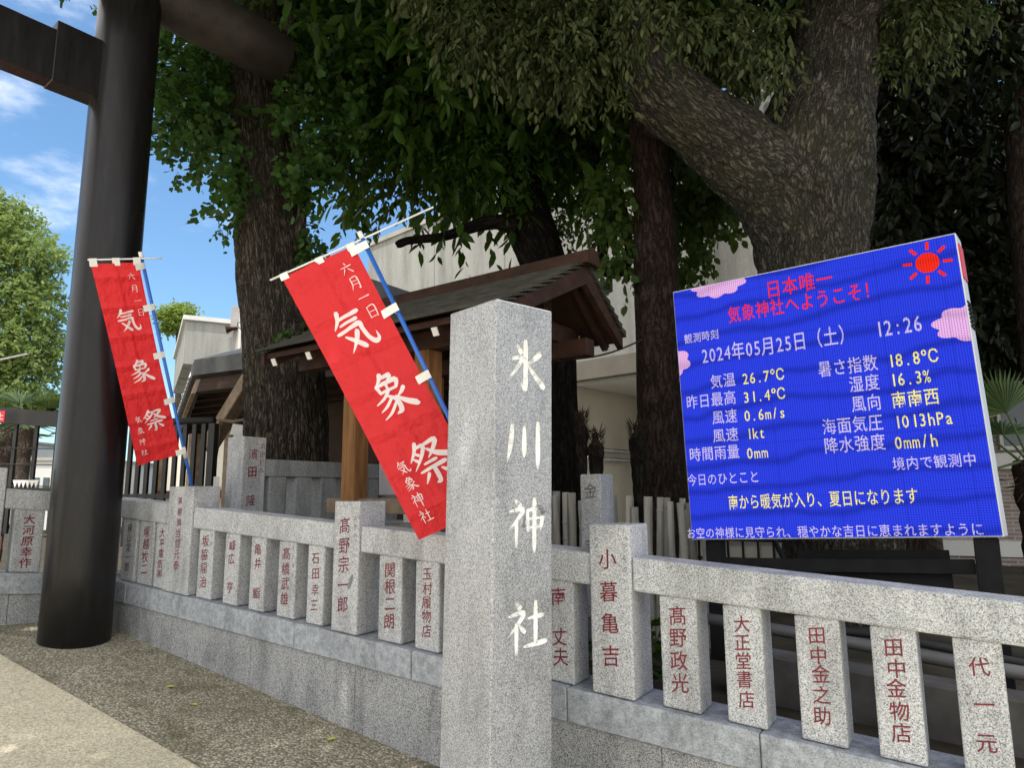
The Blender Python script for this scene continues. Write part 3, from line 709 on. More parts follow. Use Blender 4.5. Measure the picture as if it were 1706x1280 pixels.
mb.tube(pts, [TR-0.03, TR] + [TR]*m_, 48); mb.build('lintel', 'weathered_log', torii, smooth=True)
znl = onplane(152, 178, tcx - tn*0.09, tn).z; znh = onplane(152, 92, tcx - tn*0.09, tn).z
mb = MB(); mb.box((tcx+far)/2 + UP*((znl+znh)/2), (4.0 - 2*tr_+0.06, 0.17, znh-znl-0.02), (tv, tn, UP)); mb.build('crossbeam', 'black_steel', torii, bevel=0.006)
for c, sg in ((tcx, -1), (far, 1)):
    mb = MB(); wl = 0.36; mb.box(c + tv*sg*(tr_-0.05+wl/2) + UP*((znl+znh)/2+0.035), (wl, 0.20, znh-znl+0.06), (tv, tn, UP)); mb.build('wedge', 'black_steel', torii, bevel=0.006)

# ================================================================== BANNERS
def make_banner(loc, label, TL, TR_, BL, BRp, pole, bar, tabs_top, tabs_side, amp):
    th = thing('festival_banner', loc, label, 'banner', 'red festival banners')
    ex = (TR_-TL); ey = (BL-TL); nrm = ex.cross(ey).normalized()
    if nrm.y > 0: nrm = -nrm
    def surf(u, v, h=0.0):                              # v down
        a = TL.lerp(TR_, u); b_ = BL.lerp(BRp, u); p = a.lerp(b_, v)
        rip = amp*(0.55*math.sin(5.2*u + 2.4*v + 0.4) * (0.35+0.65*v) + 0.35*math.sin(9*v + 2.5*u) + 0.25*math.sin(17*v-3*u))
        rip += amp*0.5*math.exp(-((u-0.42-0.15*v)/0.07)**2)
        sag = 0.018*math.sin(math.pi*v)*(1 - 2*u)
        return p + nrm*(rip+h) + ex.normalized()*sag*0.4
    nu, nv = 24, 72; mb = MB()
    vs = [surf(i/nu, j/nv) for j in range(nv+1) for i in range(nu+1)]
    mb.add(vs, [(j*(nu+1)+i, j*(nu+1)+i+1, (j+1)*(nu+1)+i+1, (j+1)*(nu+1)+i) for j in range(nv) for i in range(nu)])
    cl = mb.build('cloth', 'banner_red', th, smooth=True)
    uvl = cl.data.uv_layers.new(name='uv')
    for l in cl.data.loops:
        vi = l.vertex_index; uvl.data[l.index].uv = ((vi % (nu+1))/nu, (vi//(nu+1))/nv)
    mb = MB(); fn = lambda x, y, h=0: surf(x, -y, 0.003+h)
    asp = ex.length/ey.length
    for ch, u, v, sz in (('気', 0.50, 0.27, 0.53), ('象', 0.54, 0.525, 0.53), ('祭', 0.58, 0.785, 0.53)): brush(mb, ch, fn, u, -v, sz, sz*asp*1.10, 1.06)
    for i, ch in enumerate('六月一日'): brush(mb, ch, fn, 0.78+0.015*i, -(0.065+0.058*i), 0.17, 0.17*asp*1.05, 0.85)
    for i, ch in enumerate('気象神社'): brush(mb, ch, fn, 0.235-0.01*i, -(0.765+0.058*i), 0.16, 0.17*asp*1.0, 0.85)
    lt = mb.build('lettering', 'banner_white', cl)
    mb = MB(); mb.tube(pole, 0.0125, 12); pb = mb.build('pole', 'pole_blue', th, smooth=True)
    dp = (pole[-1]-pole[0]).normalized()
    mb = MB(); mb.tube([pole[-1]-dp*0.0, pole[-1]+dp*0.045], 0.0145, 12); mb.build('pole_cap', 'paper_white', pb, smooth=True)
    mid = pole[0].lerp(pole[-1], 0.36)
    mb = MB(); mb.tube([mid-dp*0.05, mid+dp*0.05], 0.0155, 12); mb.build('pole_joint', 'white_plastic', pb, smooth=True)
    mb = MB(); mb.tube(bar, 0.006, 8); mb.build('crossbar', 'white_plastic', th, smooth=True)
    bd = (bar[-1]-bar[0]).normalized()
    for u in tabs_top:
        a = surf(u, 0.012, 0.002); k = max(0, min(1, (a-bar[0]).dot(bd)/(bar[-1]-bar[0]).length)); bpt = bar[0].lerp(bar[-1], k)
        mb = MB(); hw = bd*0.024; e = nrm*0.010
        mb.add([a-hw, a+hw, bpt+hw+e, bpt-hw+e, bpt+hw+UP*0.010, bpt-hw+UP*0.010, bpt+hw-e, bpt-hw-e], [(0, 1, 2, 3), (3, 2, 4, 5), (5, 4, 6, 7)]); mb.build('tab', 'paper_white', th)
    for v in tabs_side:
        a = surf(0.985, v, 0.002); k = (a-pole[0]).dot(dp); bpt = pole[0] + dp*k
        out_ = (bpt-a).normalized(); mb = MB(); hw = dp*0.024; e = nrm*0.016
        a2 = a - out_*0.03; w_ = out_*0.015
        mb.add([a2-hw, a2+hw, bpt-w_+hw+e, bpt-w_-hw+e, bpt+w_+hw+e, bpt+w_-hw+e, bpt+w_+hw-e, bpt+w_-hw-e, bpt-w_+hw-e, bpt-w_-hw-e], [(0, 1, 2, 3), (3, 2, 4, 5), (5, 4, 6, 7), (7, 6, 8, 9)]); mb.build('tab', 'paper_white', th)
    return th
Yb = 3.72
make_banner(fp(sx_(840, 900), 0.06, zb(0)+0.5), 'larger red festival banner leaning left beside the granite name pillar, blue pole', P(470, 463, Yb), P(589, 409, Yb), P(698, 900, Yb), P(822, 845, Yb),
            [P(858, 930, Yb-0.03), P(745, 690, Yb-0.01), P(604, 398, Yb)], [P(450, 467, Yb), P(600, 400, Yb), P(722, 345, Yb)], (0.03, 0.52, 0.96), (0.02, 0.265, 0.52, 0.77), 0.020)
pt0 = P(236, 430, 4.88); pm0 = P(320, 812, 5.78); pb0 = pm0 + (pm0-pt0)*0.30
make_banner(pb0, 'smaller red festival banner hanging beside the black torii pillar, blue pole behind a post', P(151, 440, 4.72), P(231, 437, 4.86), P(229, 777, 5.42), P(301, 757, 5.62),
            [pb0, pm0, pt0], [P(146, 433, 4.70), P(236, 431, 4.87), P(271, 430, 4.93)], (0.05, 0.52, 0.96), (0.02, 0.22, 0.46, 0.70, 0.985), 0.017)

# ================================================================== LED WEATHER SCREEN
KL = 4.6
LT = EYE + Vector((0.23281, 0.96715, 0.28527))*KL; RT = EYE + Vector((0.51871, 0.77728, 0.29804))*KL
LB = EYE + Vector((0.23277, 0.96165, -0.06006))*KL
eu = (RT-LT); LW = eu.length; eu.normalize(); ev = (LB-LT); ev -= eu*ev.dot(eu); LH = (LB-LT).length; ev.normalize(); en_ = eu.cross(ev).normalized()
if en_.y > 0: en_ = -en_
def luv(x, y):
    p = onplane(x, y, LT, en_) - LT; return p.dot(eu)/LW, p.dot(ev)/LH
def lp(u, v, h=0.0): return LT + eu*(u*LW) + ev*(v*LH) + en_*h
uvf = lambda p: ((p-LT).dot(eu)/LW, 1-(p-LT).dot(ev)/LH)
sb = lp(0.5, 1.0); sb.z = zyard(0.6)
led = thing('weather_screen', sb, 'big lit LED screen showing white and yellow weather readings on bright blue', 'screen')
e1 = 0.006/LW; e2 = 0.008/LH; fl = 0.020/LW; dpt = -0.17
mb = MB(); mb.hexa([lp(-e1, 1+e2, -0.003), lp(1+e1, 1+e2, -0.003), lp(1+e1+fl, 1+e2, dpt), lp(-e1, 1+e2, dpt)], [lp(-e1, -e2, -0.003), lp(1+e1, -e2, -0.003), lp(1+e1+fl, -e2, dpt), lp(-e1, -e2, dpt)]); cab = mb.build('cabinet', 'cabinet_grey', led, bevel=0.004); sdt = (lp(1+fl, 0, dpt)-lp(1, 0, 0)).normalized(); sdn = sdt.cross(ev).normalized()
mb = MB(); mb.box(lp(1.0+fl*0.5+e1, 0.09, dpt/2) + eu*0.003, (0.006, 0.19, 0.13), (sdn, ev, sdt)); mb.build('side_panel', 'sign_red', cab)
mb = MB()
for k in range(7): mb.box(lp(1.0+fl*0.5+e1, 0.235 + 0.014*k, dpt/2) + eu*0.003, (0.006, 0.008, 0.13), (sdn, ev, sdt))
mb.build('vent', 'frame_steel', cab)
mb = MB(); mb.add([lp(0, 0, 0.002), lp(1, 0, 0.002), lp(1, 1, 0.002), lp(0, 1, 0.002)], [(3, 2, 1, 0)]); scr = mb.build('screen', 'screen_blue', led, uvf=uvf)
def ltext(mb, s, xl, yl, xr, yr, hpx, mono=False):
    u0, v0 = luv(xl, yl); u1, v1 = luv(xr, yr); v = (v0+v1)/2
    _, va = luv((xl+xr)/2, (yl+yr)/2 - hpx/2); _, vb = luv((xl+xr)/2, (yl+yr)/2 + hpx/2); hh = abs(vb-va)*LH
    adv = [0.56 if ord(c) < 128 else 1.0 for c in s]; tot = sum(adv); x = 0
    cw = (u1-u0)*LW/tot
    fn = lambda x_, y_: lp(x_/LW, v - y_/LH, 0.004)
    for c, a in zip(s, adv):
        if c not in ' 　':
            wd = glyph(c)[2]; k = cw if ord(c) >= 128 else cw*min(1.0, 0.50/max(wd, 0.05)) if wd > 0.5 else cw
            put_glyph(mb, c, fn, u0*LW + (x+a/2)*cw, 0.0, k*0.97, hh*1.08, 0.0, 0.006)
        x += a
def lt(mat, *a):
    mb = MB(); ltext(mb, *a); mb.build('lettering', mat, scr, uvf=uvf)
lt('screen_red', '日本唯一', 1275, 484, 1388, 462, 30); lt('screen_red', '気象神社へようこそ！', 1212, 526, 1466, 480, 29)
lt('screen_white', '観測時刻', 1140, 566, 1198, 556, 16)
lt('screen_white', '2024年05月25日（土）  12:26', 1168, 590, 1537, 541, 32)
for s_, xl, yl, xr, yr in (('気温', 1183, 637, 1226, 632), ('昨日最高', 1143, 671, 1227, 662), ('風速', 1186, 697, 1229, 692), ('風速', 1187, 727, 1231, 723), ('時間雨量', 1148, 757, 1233, 753)): lt('screen_white', s_, xl, yl, xr, yr, 23)
for s_, xl, yl, xr, yr in (('暑さ指数', 1362, 614, 1463, 606), ('湿度', 1414, 641, 1466, 636), ('風向', 1418, 674, 1469, 669), ('海面気圧', 1369, 711, 1472, 704), ('降水強度', 1372, 742, 1476, 737)): lt('screen_white', s_, xl, yl, xr, yr, 27)
lt('screen_white', '境内で観測中', 1486, 773, 1628, 766, 22); lt('screen_white', '今日のひとこと', 1145, 799, 1266, 796, 20)
lt('screen_white', 'お空の神様に見守られ、穏やかな吉日に恵まれますように', 1144, 889, 1640, 882, 20)
for s_, xl, yl, xr, yr in (('26.7℃', 1236, 630, 1304, 624), ('31.4℃', 1237, 661, 1306, 656), ('0.6m/s', 1239, 692, 1309, 687), ('1kt', 1242, 723, 1275, 720), ('0mm', 1243, 755, 1280, 753)): lt('screen_yellow', s_, xl, yl, xr, yr, 24)
for s_, xl, yl, xr, yr in (('18.8℃', 1476, 601, 1560, 592), ('16.3%', 1480, 633, 1551, 626), ('南南西', 1484, 667, 1566, 660), ('1013hPa', 1487, 702, 1588, 696), ('0mm/h', 1489, 737, 1563, 733)): lt('screen_yellow', s_, xl, yl, xr, yr, 28)
lt('screen_yellow', '南から暖気が入り、夏日になります', 1213, 836, 1531, 828, 26)
mb = MB(); su, sv = luv(1545, 438); R_ = 0.036
mb.add([lp(su + R_*math.cos(a*math.pi/16), sv + R_*math.sin(a*math.pi/16), 0.004) for a in range(32)], [tuple(range(32))])
for k in range(8):
    a = k*math.pi/4 + 0.1; ca, sa = math.cos(a), math.sin(a); q = 0.0052
    mb.add([lp(su+ca*r_-sa*t_, sv+sa*r_+ca*t_, 0.004) for r_, t_ in ((0.046, -q), (0.074, -q), (0.074, q), (0.046, q))], [(0, 1, 2, 3)])
mb.build('sun_symbol', 'screen_red', scr, uvf=uvf)
def cloud(cx, cy, rx, ry, k, ph):
    mb = MB(); n_ = 72; pts = []
    for i in range(n_):
        a = 2*math.pi*i/n_; r_ = 0.80 + 0.20*abs(math.sin(k*a/2+ph))
        pts.append(lp(min(1, max(0, cx + rx*r_*math.cos(a))), min(1, max(0, cy + ry*r_*math.sin(a))), 0.004))
    mb.add(pts, [tuple(range(n_))]); mb.build('cloud_symbol', 'screen_pink', scr, uvf=uvf)
u_, v_ = luv(1126, 604); cloud(u_-0.02, v_, 0.085, 0.063, 7, 0.4)
u_, v_ = luv(1606, 538); cloud(u_+0.02, v_, 0.115, 0.064, 8, 0.9)
u_, v_ = luv(1197, 476); cloud(u_, v_-0.01, 0.115, 0.060, 9, 0.2)
# frame under the screen
stand = led
for u, wd in ((0.07, 0.09), (0.955, 0.11)):
    p = lp(u, 1.0, -0.10); g = p.copy(); g.z = zyard(S_of(p))-0.05; mb = MB(); mb.box((p+g)/2 - UP*0.006, (wd, 0.12, (p-g).length-0.012), (D, BK, UP)); mb.build('stand_post', 'frame_steel', stand, bevel=0.005)
def bar_between(x0, y0, x1, y1, hpx, wd, nm, mat='frame_steel'):
    a = onplane(x0, y0, LT - en_*wd, en_); b_ = onplane(x1, y1, LT - en_*wd, en_); L_ = b_-a
    hgt = hpx/F*4.2; mb = MB(); mb.box((a+b_)/2, (L_.length, 0.05, hgt), (L_.normalized(), BK, UP)); return mb.build(nm, mat, stand, bevel=0.003)
bar_between(1180, 940, 1625, 945, 20, 0.10, 'stand_crossbar'); bar_between(1330, 924, 1582, 926, 15, 0.17, 'stand_crossbar'); bar_between(1335, 984, 1590, 988, 56, 0.16, 'equipment_box')
bar_between(1288, 898, 1308, 936, 14, 0.2, 'stand_brace')

# ================================================================== BAMBOO SCREEN
WB = -1.42
bam = thing('bamboo_screen', fp(0.9, WB, zyard(0.9)), 'row of weathered grey bamboo poles tied together behind the fence', 'bamboo screen')
sa, sb_ = S_of(onplane(905, 850, O+NF*WB, NF)), S_of(onplane(1195, 870, O+NF*WB, NF)); k = 0
tops = []
s = sa
while s < sb_:
    r_ = random.uniform(0.019, 0.031); s += r_
    u = (s-sa)/(sb_-sa); xx = 905 + u*290
    y_ = 818 + 16*u + random.choice([0, 0, 6, 18, 30, 12]) ; zt = onplane(xx, y_, O+NF*WB, NF).z
    z0 = zyard(s)-0.05; mb = MB(); lx = random.uniform(-0.05, 0.05); pts = []; rr = []
    nk = 9; nodes = sorted(random.uniform(0.1, 0.95) for _ in range(4))
    zs = sorted([0, 1] + [q+e for q in nodes for e in (-0.012, 0, 0.012)])
    jw = random.uniform(-0.025, 0.025)
    for q in zs:
        if q < 0 or q > 1: continue
        pts.append(fp(s + lx*q, WB+jw, z0 + (zt-z0)*q)); rr.append(r_*(1.12 if any(abs(q-nn) < 1e-6 for nn in nodes) else 1.0))
    mb.tube(pts, rr, 10); mb.build('pole', 'bamboo', bam, smooth=False); s += r_*0.95
for zz in (0.30, 0.42):
    mb = MB(); mb.tube([fp(sa + (sb_-sa)*i/30, WB+0.058+0.005*math.sin(i*2.1), zyard(sa)+zz + 0.012*math.sin(i*1.3) - 0.05*i/30) for i in range(31)], 0.006, 6); mb.build('tie_rope', 'rubber', bam)

# ================================================================== WATER PAVILION
PAZ = math.radians(54); AX = Vector((-math.sin(PAZ), math.cos(PAZ), 0)); BK0 = BK; BK = Vector((AX.y, -AX.x, 0))
#                                             # ridge runs left and away
pc = P(838, 507, 4.35); ze = pc.z; pc0 = Vector((pc.x, pc.y, 0))
# width: rear eave corner sighted at x=1035, apex at x=985
def solve_b(px):
    lo, hi = 0.0, 6.0
    for _ in range(50):
        md = (lo+hi)/2; q = pc0 + BK*md; r = ray(px, 500)
        if math.atan2(q.x, q.y) < math.atan2(r.x, r.y): lo = md
        else: hi = md
    return md
bw = solve_b(1036); ba = solve_b(978)
za = 1.5 + ray(978, 440).z * ((pc0+BK*ba).y/ray(978, 440).y)
zer = 1.5 + ray(1036, 562).z * ((pc0+BK*bw).y/ray(1036, 562).y)
print('PAV', pc, 'bw', bw, 'ba', ba, 'za', za, 'ze', ze, 'zer', zer)
LRF = 2.6
def pv(a, b_, z): return pc0 + AX*a + BK*b_ + UP*z
pav = thing('water_pavilion', pv(LRF/2, ba, zyard(-1)), 'small open wooden pavilion with dark copper gable roof behind the larger banner', 'pavilion')
thk = 0.07
def slope(b0, z0, b1, z1, name, mat, t0=0.0, t1=thk, a0=0.0, a1=LRF):
    mb = MB(); mb.hexa([pv(a0, b0, z0+t0), pv(a1, b0, z0+t0), pv(a1, b1, z1+t0), pv(a0, b1, z1+t0)], [pv(a0, b0, z0+t1), pv(a1, b0, z0+t1), pv(a1, b1, z1+t1), pv(a0, b1, z1+t1)])
    return mb.build(name, mat, pav)
ns = 9                                               # stepped sheets of the front slope
mb = MB()
for i in range(ns):
    u0, u1 = i/ns, (i+1)/ns
    f_ = lambda u: ze + (za-ze)*(u*0.92 + 0.08*u*u)
    b0, b1 = ba*u0, ba*u1; z0, z1 = f_(u0), f_(u1)
    lift = 0.03
    gz = (z1-z0)/(b1-b0)*0.05
    mb.hexa([pv(-0.02, b0-0.05, z0+0.035-gz), pv(LRF+0.02, b0-0.05, z0+0.035-gz), pv(LRF+0.02, b1, z1), pv(-0.02, b1, z1)],
            [pv(-0.02, b0-0.05, z0+0.058-gz), pv(LRF+0.02, b0-0.05, z0+0.058-gz), pv(LRF+0.02, b1, z1+0.012), pv(-0.02, b1, z1+0.012)])
rf = mb.build('roof', 'copper_roof', pav)
slope(0.02, ze-0.05, ba, za-0.05, 'roof_boarding', 'wood_dark', 0, 0.045, 0.06, LRF-0.06)
zr = ze + (zer-ze)
mb = MB()
for i in range(ns):
    u0, u1 = i/ns, (i+1)/ns
    f_ = lambda u: zr + (za-zr)*(u*0.92 + 0.08*u*u)
    b0, b1 = bw + (ba-bw)*u0, bw + (ba-bw)*u1; z0, z1 = f_(u0), f_(u1)
    mb.hexa([pv(-0.02, b0+0.02, z0), pv(LRF+0.02, b0+0.02, z0), pv(LRF+0.02, b1+0.001, z1), pv(-0.02, b1+0.001, z1)],
            [pv(-0.02, b0+0.02, z0+0.055), pv(LRF+0.02, b0+0.02, z0+0.055), pv(LRF+0.02, b1+0.001, z1+0.03), pv(-0.02, b1+0.001, z1+0.03)])
mb.build('roof', 'copper_roof', pav)
slope(bw-0.02, zr-0.05, ba+0.002, za-0.05, 'roof_boarding', 'wood_dark', 0, 0.045, 0.06, LRF-0.06)
mb = MB(); mb.prism([pv(-0.07, ba-0.10, za-0.02), pv(-0.07, ba-0.08, za+0.085), pv(-0.07, ba, za+0.12), pv(-0.07, ba+0.08, za+0.085), pv(-0.07, ba+0.10, za-0.02)], AX*(LRF+0.14)); mb.build('ridge_cap', 'wood_dark', rf)
for (b0, z0, nm) in ((0.0, ze, 0), (bw, zr, 1)):            # barge boards on the near gable
    for aa in (0.0, LRF-0.05):
        mb = MB(); e = -0.13
        mb.prism([pv(aa+0.004, b0, z0-0.005), pv(aa+0.004, ba, za-0.005), pv(aa+0.004, ba, za-0.16), pv(aa+0.004, b0, z0-0.105)], AX*0.05); mb.build('barge_board', 'wood_beam', pav)
zpl = ze-0.12
cols = [(1.0, 0.38), (LRF-0.80, 0.38), (1.05, bw-0.38), (LRF-0.80, bw-0.38)]
for a_, b_ in cols:
    g = zyard(S_of(pv(a_, b_, 0))); mb = MB(); mb.box(pv(a_, b_, (g+zpl)/2-0.02), (0.155, 0.155, zpl-g+0.04), (AX, BK, UP)); mb.build('post', 'wood_post', pav, bevel=0.008)
for b_ in (0.38, bw-0.38):
    mb = MB(); mb.box(pv(LRF/2, b_, zpl+0.07), (LRF-0.2, 0.13, 0.14), (AX, BK, UP)); mb.build('eave_beam', 'wood_beam', pav, bevel=0.004)
for a_ in (0.42, LRF-0.80):
    mb = MB(); mb.box(pv(a_, bw/2+0.14, zpl+0.215), (0.13, bw-0.53, 0.15), (AX, BK, UP)); mb.build('tie_beam', 'wood_beam', pav, bevel=0.004)
    for b_ in (bw-0.124,):
        mb = MB(); mb.box(pv(a_, b_+0.003, zpl+0.215), (0.135, 0.008, 0.155), (AX, BK, UP)); mb.build('beam_end', 'paper_white', pav)
mb = MB(); mb.box(pv(0.42, ba, (zpl+0.29+za-0.05)/2), (0.12, 0.12, za-0.05-zpl-0.29), (AX, BK, UP)); mb.build('king_post', 'wood_beam', pav)
for k in range(6):
    a_ = 0.15 + k*(LRF-0.3)/5
    for (b0, z0) in ((0.03, ze), (bw-0.03, zr)):
        mb = MB(); tz = 0.052; p_ = pv(a_, b0, z0-0.085); q_ = pv(a_, ba, za-0.085); dv = (q_-p_).normalized(); mb.box((p_+q_)/2, (0.05, (q_-p_).length, 0.06), (AX, dv, AX.cross(dv))); rr_ = mb.build('rafter', 'wood_beam', pav)
        mb = MB(); mb.box(p_ - dv*0.004, (0.052, 0.008, 0.062), (AX, dv, AX.cross(dv))); mb.build('rafter_tip', 'paper_white', rr_)
# low timber rail + grey notice board between the posts
mb = MB(); zz = P(640, 843, pv(LRF-0.80, 0.38, 0).y).z; mb.box(pv(LRF/2, 0.38, zz), (LRF-1.0, 0.06, 0.12), (AX, BK, UP)); mb.build('lower_rail', 'wood_old', pav, bevel=0.004)
mb = MB(); bx = pv(1.55, 0.75, 0); zz = P(650, 775, bx.y).z; mb.box(Vector((bx.x, bx.y, zz)), (0.70, 0.02, 0.50), (AX, BK, UP)); nb = mb.build('notice_board', 'panel_grey', pav, bevel=0.004)
mb = MB(); g = zyard(-1.5); mb.box(Vector((bx.x, bx.y, (g+zz-0.25)/2)), (0.06, 0.05, zz-0.25-g), (AX, BK, UP)); mb.build('leg', 'paper_white', nb)
mb = MB(); mb.box(pv(LRF/2, bw/2, zyard(-1)+0.33), (1.5, 0.62, 0.66), (AX, BK, UP)); mb.build('water_basin', 'granite_inner', pav, bevel=0.03, seg=2)

BK = BK0
# ================================================================== SHRINE HALL (eave behind the ginkgo)
HD = Vector((0.88, -0.475, 0)).normalized(); HB = Vector((0.475, 0.88, 0)).normalized()
T0 = P(322, 603, 9.8); B0 = P(287, 708, 13.0)
hall = thing('shrine_hall', Vector((T0.x+1.5, T0.y+1, zyard(-4))), 'dark shrine hall eave with white-tipped rafters beyond the ginkgo trunk', 'shrine hall')
LH_ = 5.2
mb = MB(); th_ = Vector((0, 0, 0.20)); mb.hexa([T0-th_, T0+HD*LH_-th_, B0+HD*LH_-th_, B0-th_], [T0, T0+HD*LH_, B0+HD*LH_, B0]); mb.build('roof', 'roof_black', hall)
T1 = T0 + HB*3.2 + UP*1.3
mb = MB(); mb.hexa([T0-th_+HB*0.01, T0+HD*LH_-th_+HB*0.01, T1+HD*LH_-th_, T1-th_], [T0+HB*0.01+UP*0.03, T0+HD*LH_+HB*0.01+UP*0.03, T1+HD*LH_, T1]); mb.build('roof', 'roof_black', hall)
# pale shingle edge along the rake
rk = (B0-T0); rl = rk.length; rk.normalize(); up_ = HD.cross(rk).normalized(); up_ = up_ if up_.z > 0 else -up_
mb = MB()
for k in range(15): mb.box(T0 + rk*(rl*(0.10+k*0.058)) - HD*0.012 - UP*0.10, (0.03, rl*0.050, 0.09), (HD, rk, up_))
mb.build('shingle_edge', 'paper_white', hall)
mb = MB(); mb.box(T0.lerp(B0, 0.5) + HD*0.10 - UP*0.34, (0.10, rl*0.96, 0.22), (HD, rk, up_)); mb.build('barge_board', 'wood_old', hall)
mb = MB(); mb.box(T0 + HD*(LH_/2+0.02) - UP*0.33 + rk*0.16, (LH_-0.1, 0.16, 0.20), (HD, rk, up_)); mb.build('ridge_beam', 'wood_dark', hall)
for k in range(7):
    c_ = T0 + rk*(rl*(0.30+0.105*k)) - UP*0.25
    mb = MB(); mb.box(c_ + HD*(LH_/2+0.18), (LH_-0.2, 0.06, 0.075), (HD, rk, up_)); r_ = mb.build('rafter', 'wood_dark', hall)
    mb = MB(); mb.box(c_ + HD*0.278, (0.008, 0.062, 0.078), (HD, rk, up_)); mb.build('rafter_tip', 'paper_white', r_)
a_ = P(412, 640, 8.6); b_ = P(362, 722, 8.9); dv = (b_-a_).normalized(); mb = MB(); mb.box((a_+b_)/2, (0.16, (b_-a_).length+0.5, 0.18), (dv.cross(BK).normalized(), dv, BK)); mb.build('curved_bracket', 'wood_old', hall, bevel=0.01)
wl = T0 + HB*1.2 + HD*0.5
mb = MB(); g = zyard(-5); mb.box(Vector((wl.x, wl.y, 0)) - HD*1.55 + UP*((g+wl.z-0.9)/2), (2.3, 0.12, wl.z-0.9-g), (HD, HB, UP)); mb.build('wall', 'cream_wall', hall)
mb = MB(); mb.box(Vector((wl.x, wl.y, 0)) + HD*2.3 + UP*((g+wl.z-0.3)/2), (5.2, 0.14, wl.z-0.3-g), (HD, HB, UP)); mb.build('shade_wall', 'wood_dark', hall)  # wall coloured dark to stand in for the shaded hall interior
for k in range(4):
    mb = MB(); pp = wl + HD*(-2.6+0.85*k) - HB*0.14; mb.box(Vector((pp.x, pp.y, (g+wl.z-0.9)/2)), (0.14, 0.14, wl.z-0.9-g), (HD, HB, UP)); mb.build('post', 'wood_old', hall)
mb = MB(); pp = wl - HD*1.5 - HB*0.13; mb.box(Vector((pp.x, pp.y, g+0.75)), (2.3, 0.10, 0.12), (HD, HB, UP)); mb.build('lower_rail', 'wood_beam', hall)
# paper streamer on straw rope
st = P(388, 706, 8.3); stream = thing('paper_streamer', st, 'folded pale paper streamer hanging under the hall bracket', 'paper streamer')
mb = MB(); x0 = 0.0
for k in range(4):
    a = st + Vector((0.05*k-0.03*(k % 2), 0.01*k, -0.10*k)); mb.add([a, a+Vector((0.13, 0.01, -0.02)), a+Vector((0.10, 0.015, -0.15)), a+Vector((-0.03, 0.0, -0.13))], [(0, 1, 2, 3)])
mb.build('folded_paper', 'paper_white', stream)
mb = MB(); mb.tube([st+Vector((-0.16, 0, 0.03)), st+Vector((-0.17, 0, -0.2)), st+Vector((-0.19, 0, -0.42)), st+Vector((-0.2, 0, -0.6))], [0.02, 0.03, 0.025, 0.035], 8); mb.build('straw_tassel', 'wood_old', stream)
mb = MB(); mb.tube([st+Vector((-0.3, 0.02, 0.06)), st+Vector((0, 0, 0.02)), st+Vector((0.5, 0.05, 0.12))], 0.02, 8); mb.build('straw_rope', 'wood_old', stream)
# dark side roof seen over the pavilion ridge
sr = thing('side_roof', P(640, 480, 7.6), 'dark hipped roof corner showing just above the pavilion ridge', 'roof')
a = P(590, 455, 8.6); b_ = P(700, 492, 7.8)
mb = MB(); mb.hexa([a-UP*0.9, b_-UP*0.5, b_+HB*1.5-UP*0.5, a+HB*1.5-UP*0.9], [a, b_, b_+HB*1.5-UP*0.2, a+HB*1.5]); mb.build('roof_slab', 'roof_black', sr)
mb = MB(); c_ = (a+b_)/2 + HB*1.0; mb.box(Vector((c_.x, c_.y, (zyard(-2)+c_.z-0.9)/2)), (0.14, 0.14, c_.z-0.9-zyard(-2)), (HD, HB, UP)); mb.build('post', 'wood_dark', sr)

# ================================================================== IRON FENCES ON THE LEFT
def iron_fence(x0, y0t, x1, y1t, Y0, Y1, ybot, nb, label, tube=True, spikes=False):
    a = P(x0, y0t, Y0); b_ = P(x1, y1t, Y1); g0 = P(x0, ybot, Y0).z; 
    th = thing('iron_fence', Vector(((a.x+b_.x)/2, (a.y+b_.y)/2, g0)), label, 'fence', None)
    L_ = (b_-a); dv = L_.normalized(); dh = Vector((dv.x, dv.y, 0)).normalized(); dn = Vector((dh.y, -dh.x, 0))
    mb = MB()
    if tube: mb.tube([a, b_], 0.035, 14)
    else: mb.box((a+b_)/2 - UP*0.08, (L_.length, 0.10, 0.18), (dv, dn, UP))
    mb.build('top_rail', 'black_iron', th, smooth=tube)
    for k in range(nb+1):
        p = a.lerp(b_, k/nb); mb = MB(); zt = p.z - (0.03 if tube else 0.17); wd = 0.045 if k % nb else 0.07
        mb.box(Vector((p.x, p.y, (zt+g0-0.5)/2)), (wd, 0.03 if k % nb else 0.07, zt-g0+0.5), (dh, dn, UP)); mb.build('bar', 'black_iron', th)
    mb = MB(); p = (a+b_)/2; mb.box(Vector((p.x, p.y, g0)), (Vector((L_.x, L_.y)).length, 0.025, 0.05), (dh, dn, UP)); mb.build('bottom_rail', 'black_iron', th)
    if spikes:
        for k in range(9):
            p = a.lerp(b_, (k+0.5)/9); mb = MB(); mb.tube([p+UP*0.01, p+UP*0.13], [0.006, 0.004], 6); mb.build('spike', 'black_iron', th)
    return th
iron_fence(150, 706, 357, 701, 7.3, 6.9, 828, 14, 'black iron bar fence behind the smaller banner, pipe top rail')
gate = iron_fence(-70, 676, 135, 691, 8.4, 8.1, 818, 6, 'black iron gate with deep box beam and spikes left of the torii', False, True)
for zz in (745, 772, 808):
    a = P(-70, zz, 8.36); b_ = P(135, zz+4, 8.06); mb = MB(); mb.tube([a, b_], 0.006, 6); mb.build('wire', 'black_iron', gate)
a = P(25, 806, 8.2); b_ = P(60, 806, 8.15); mb = MB()
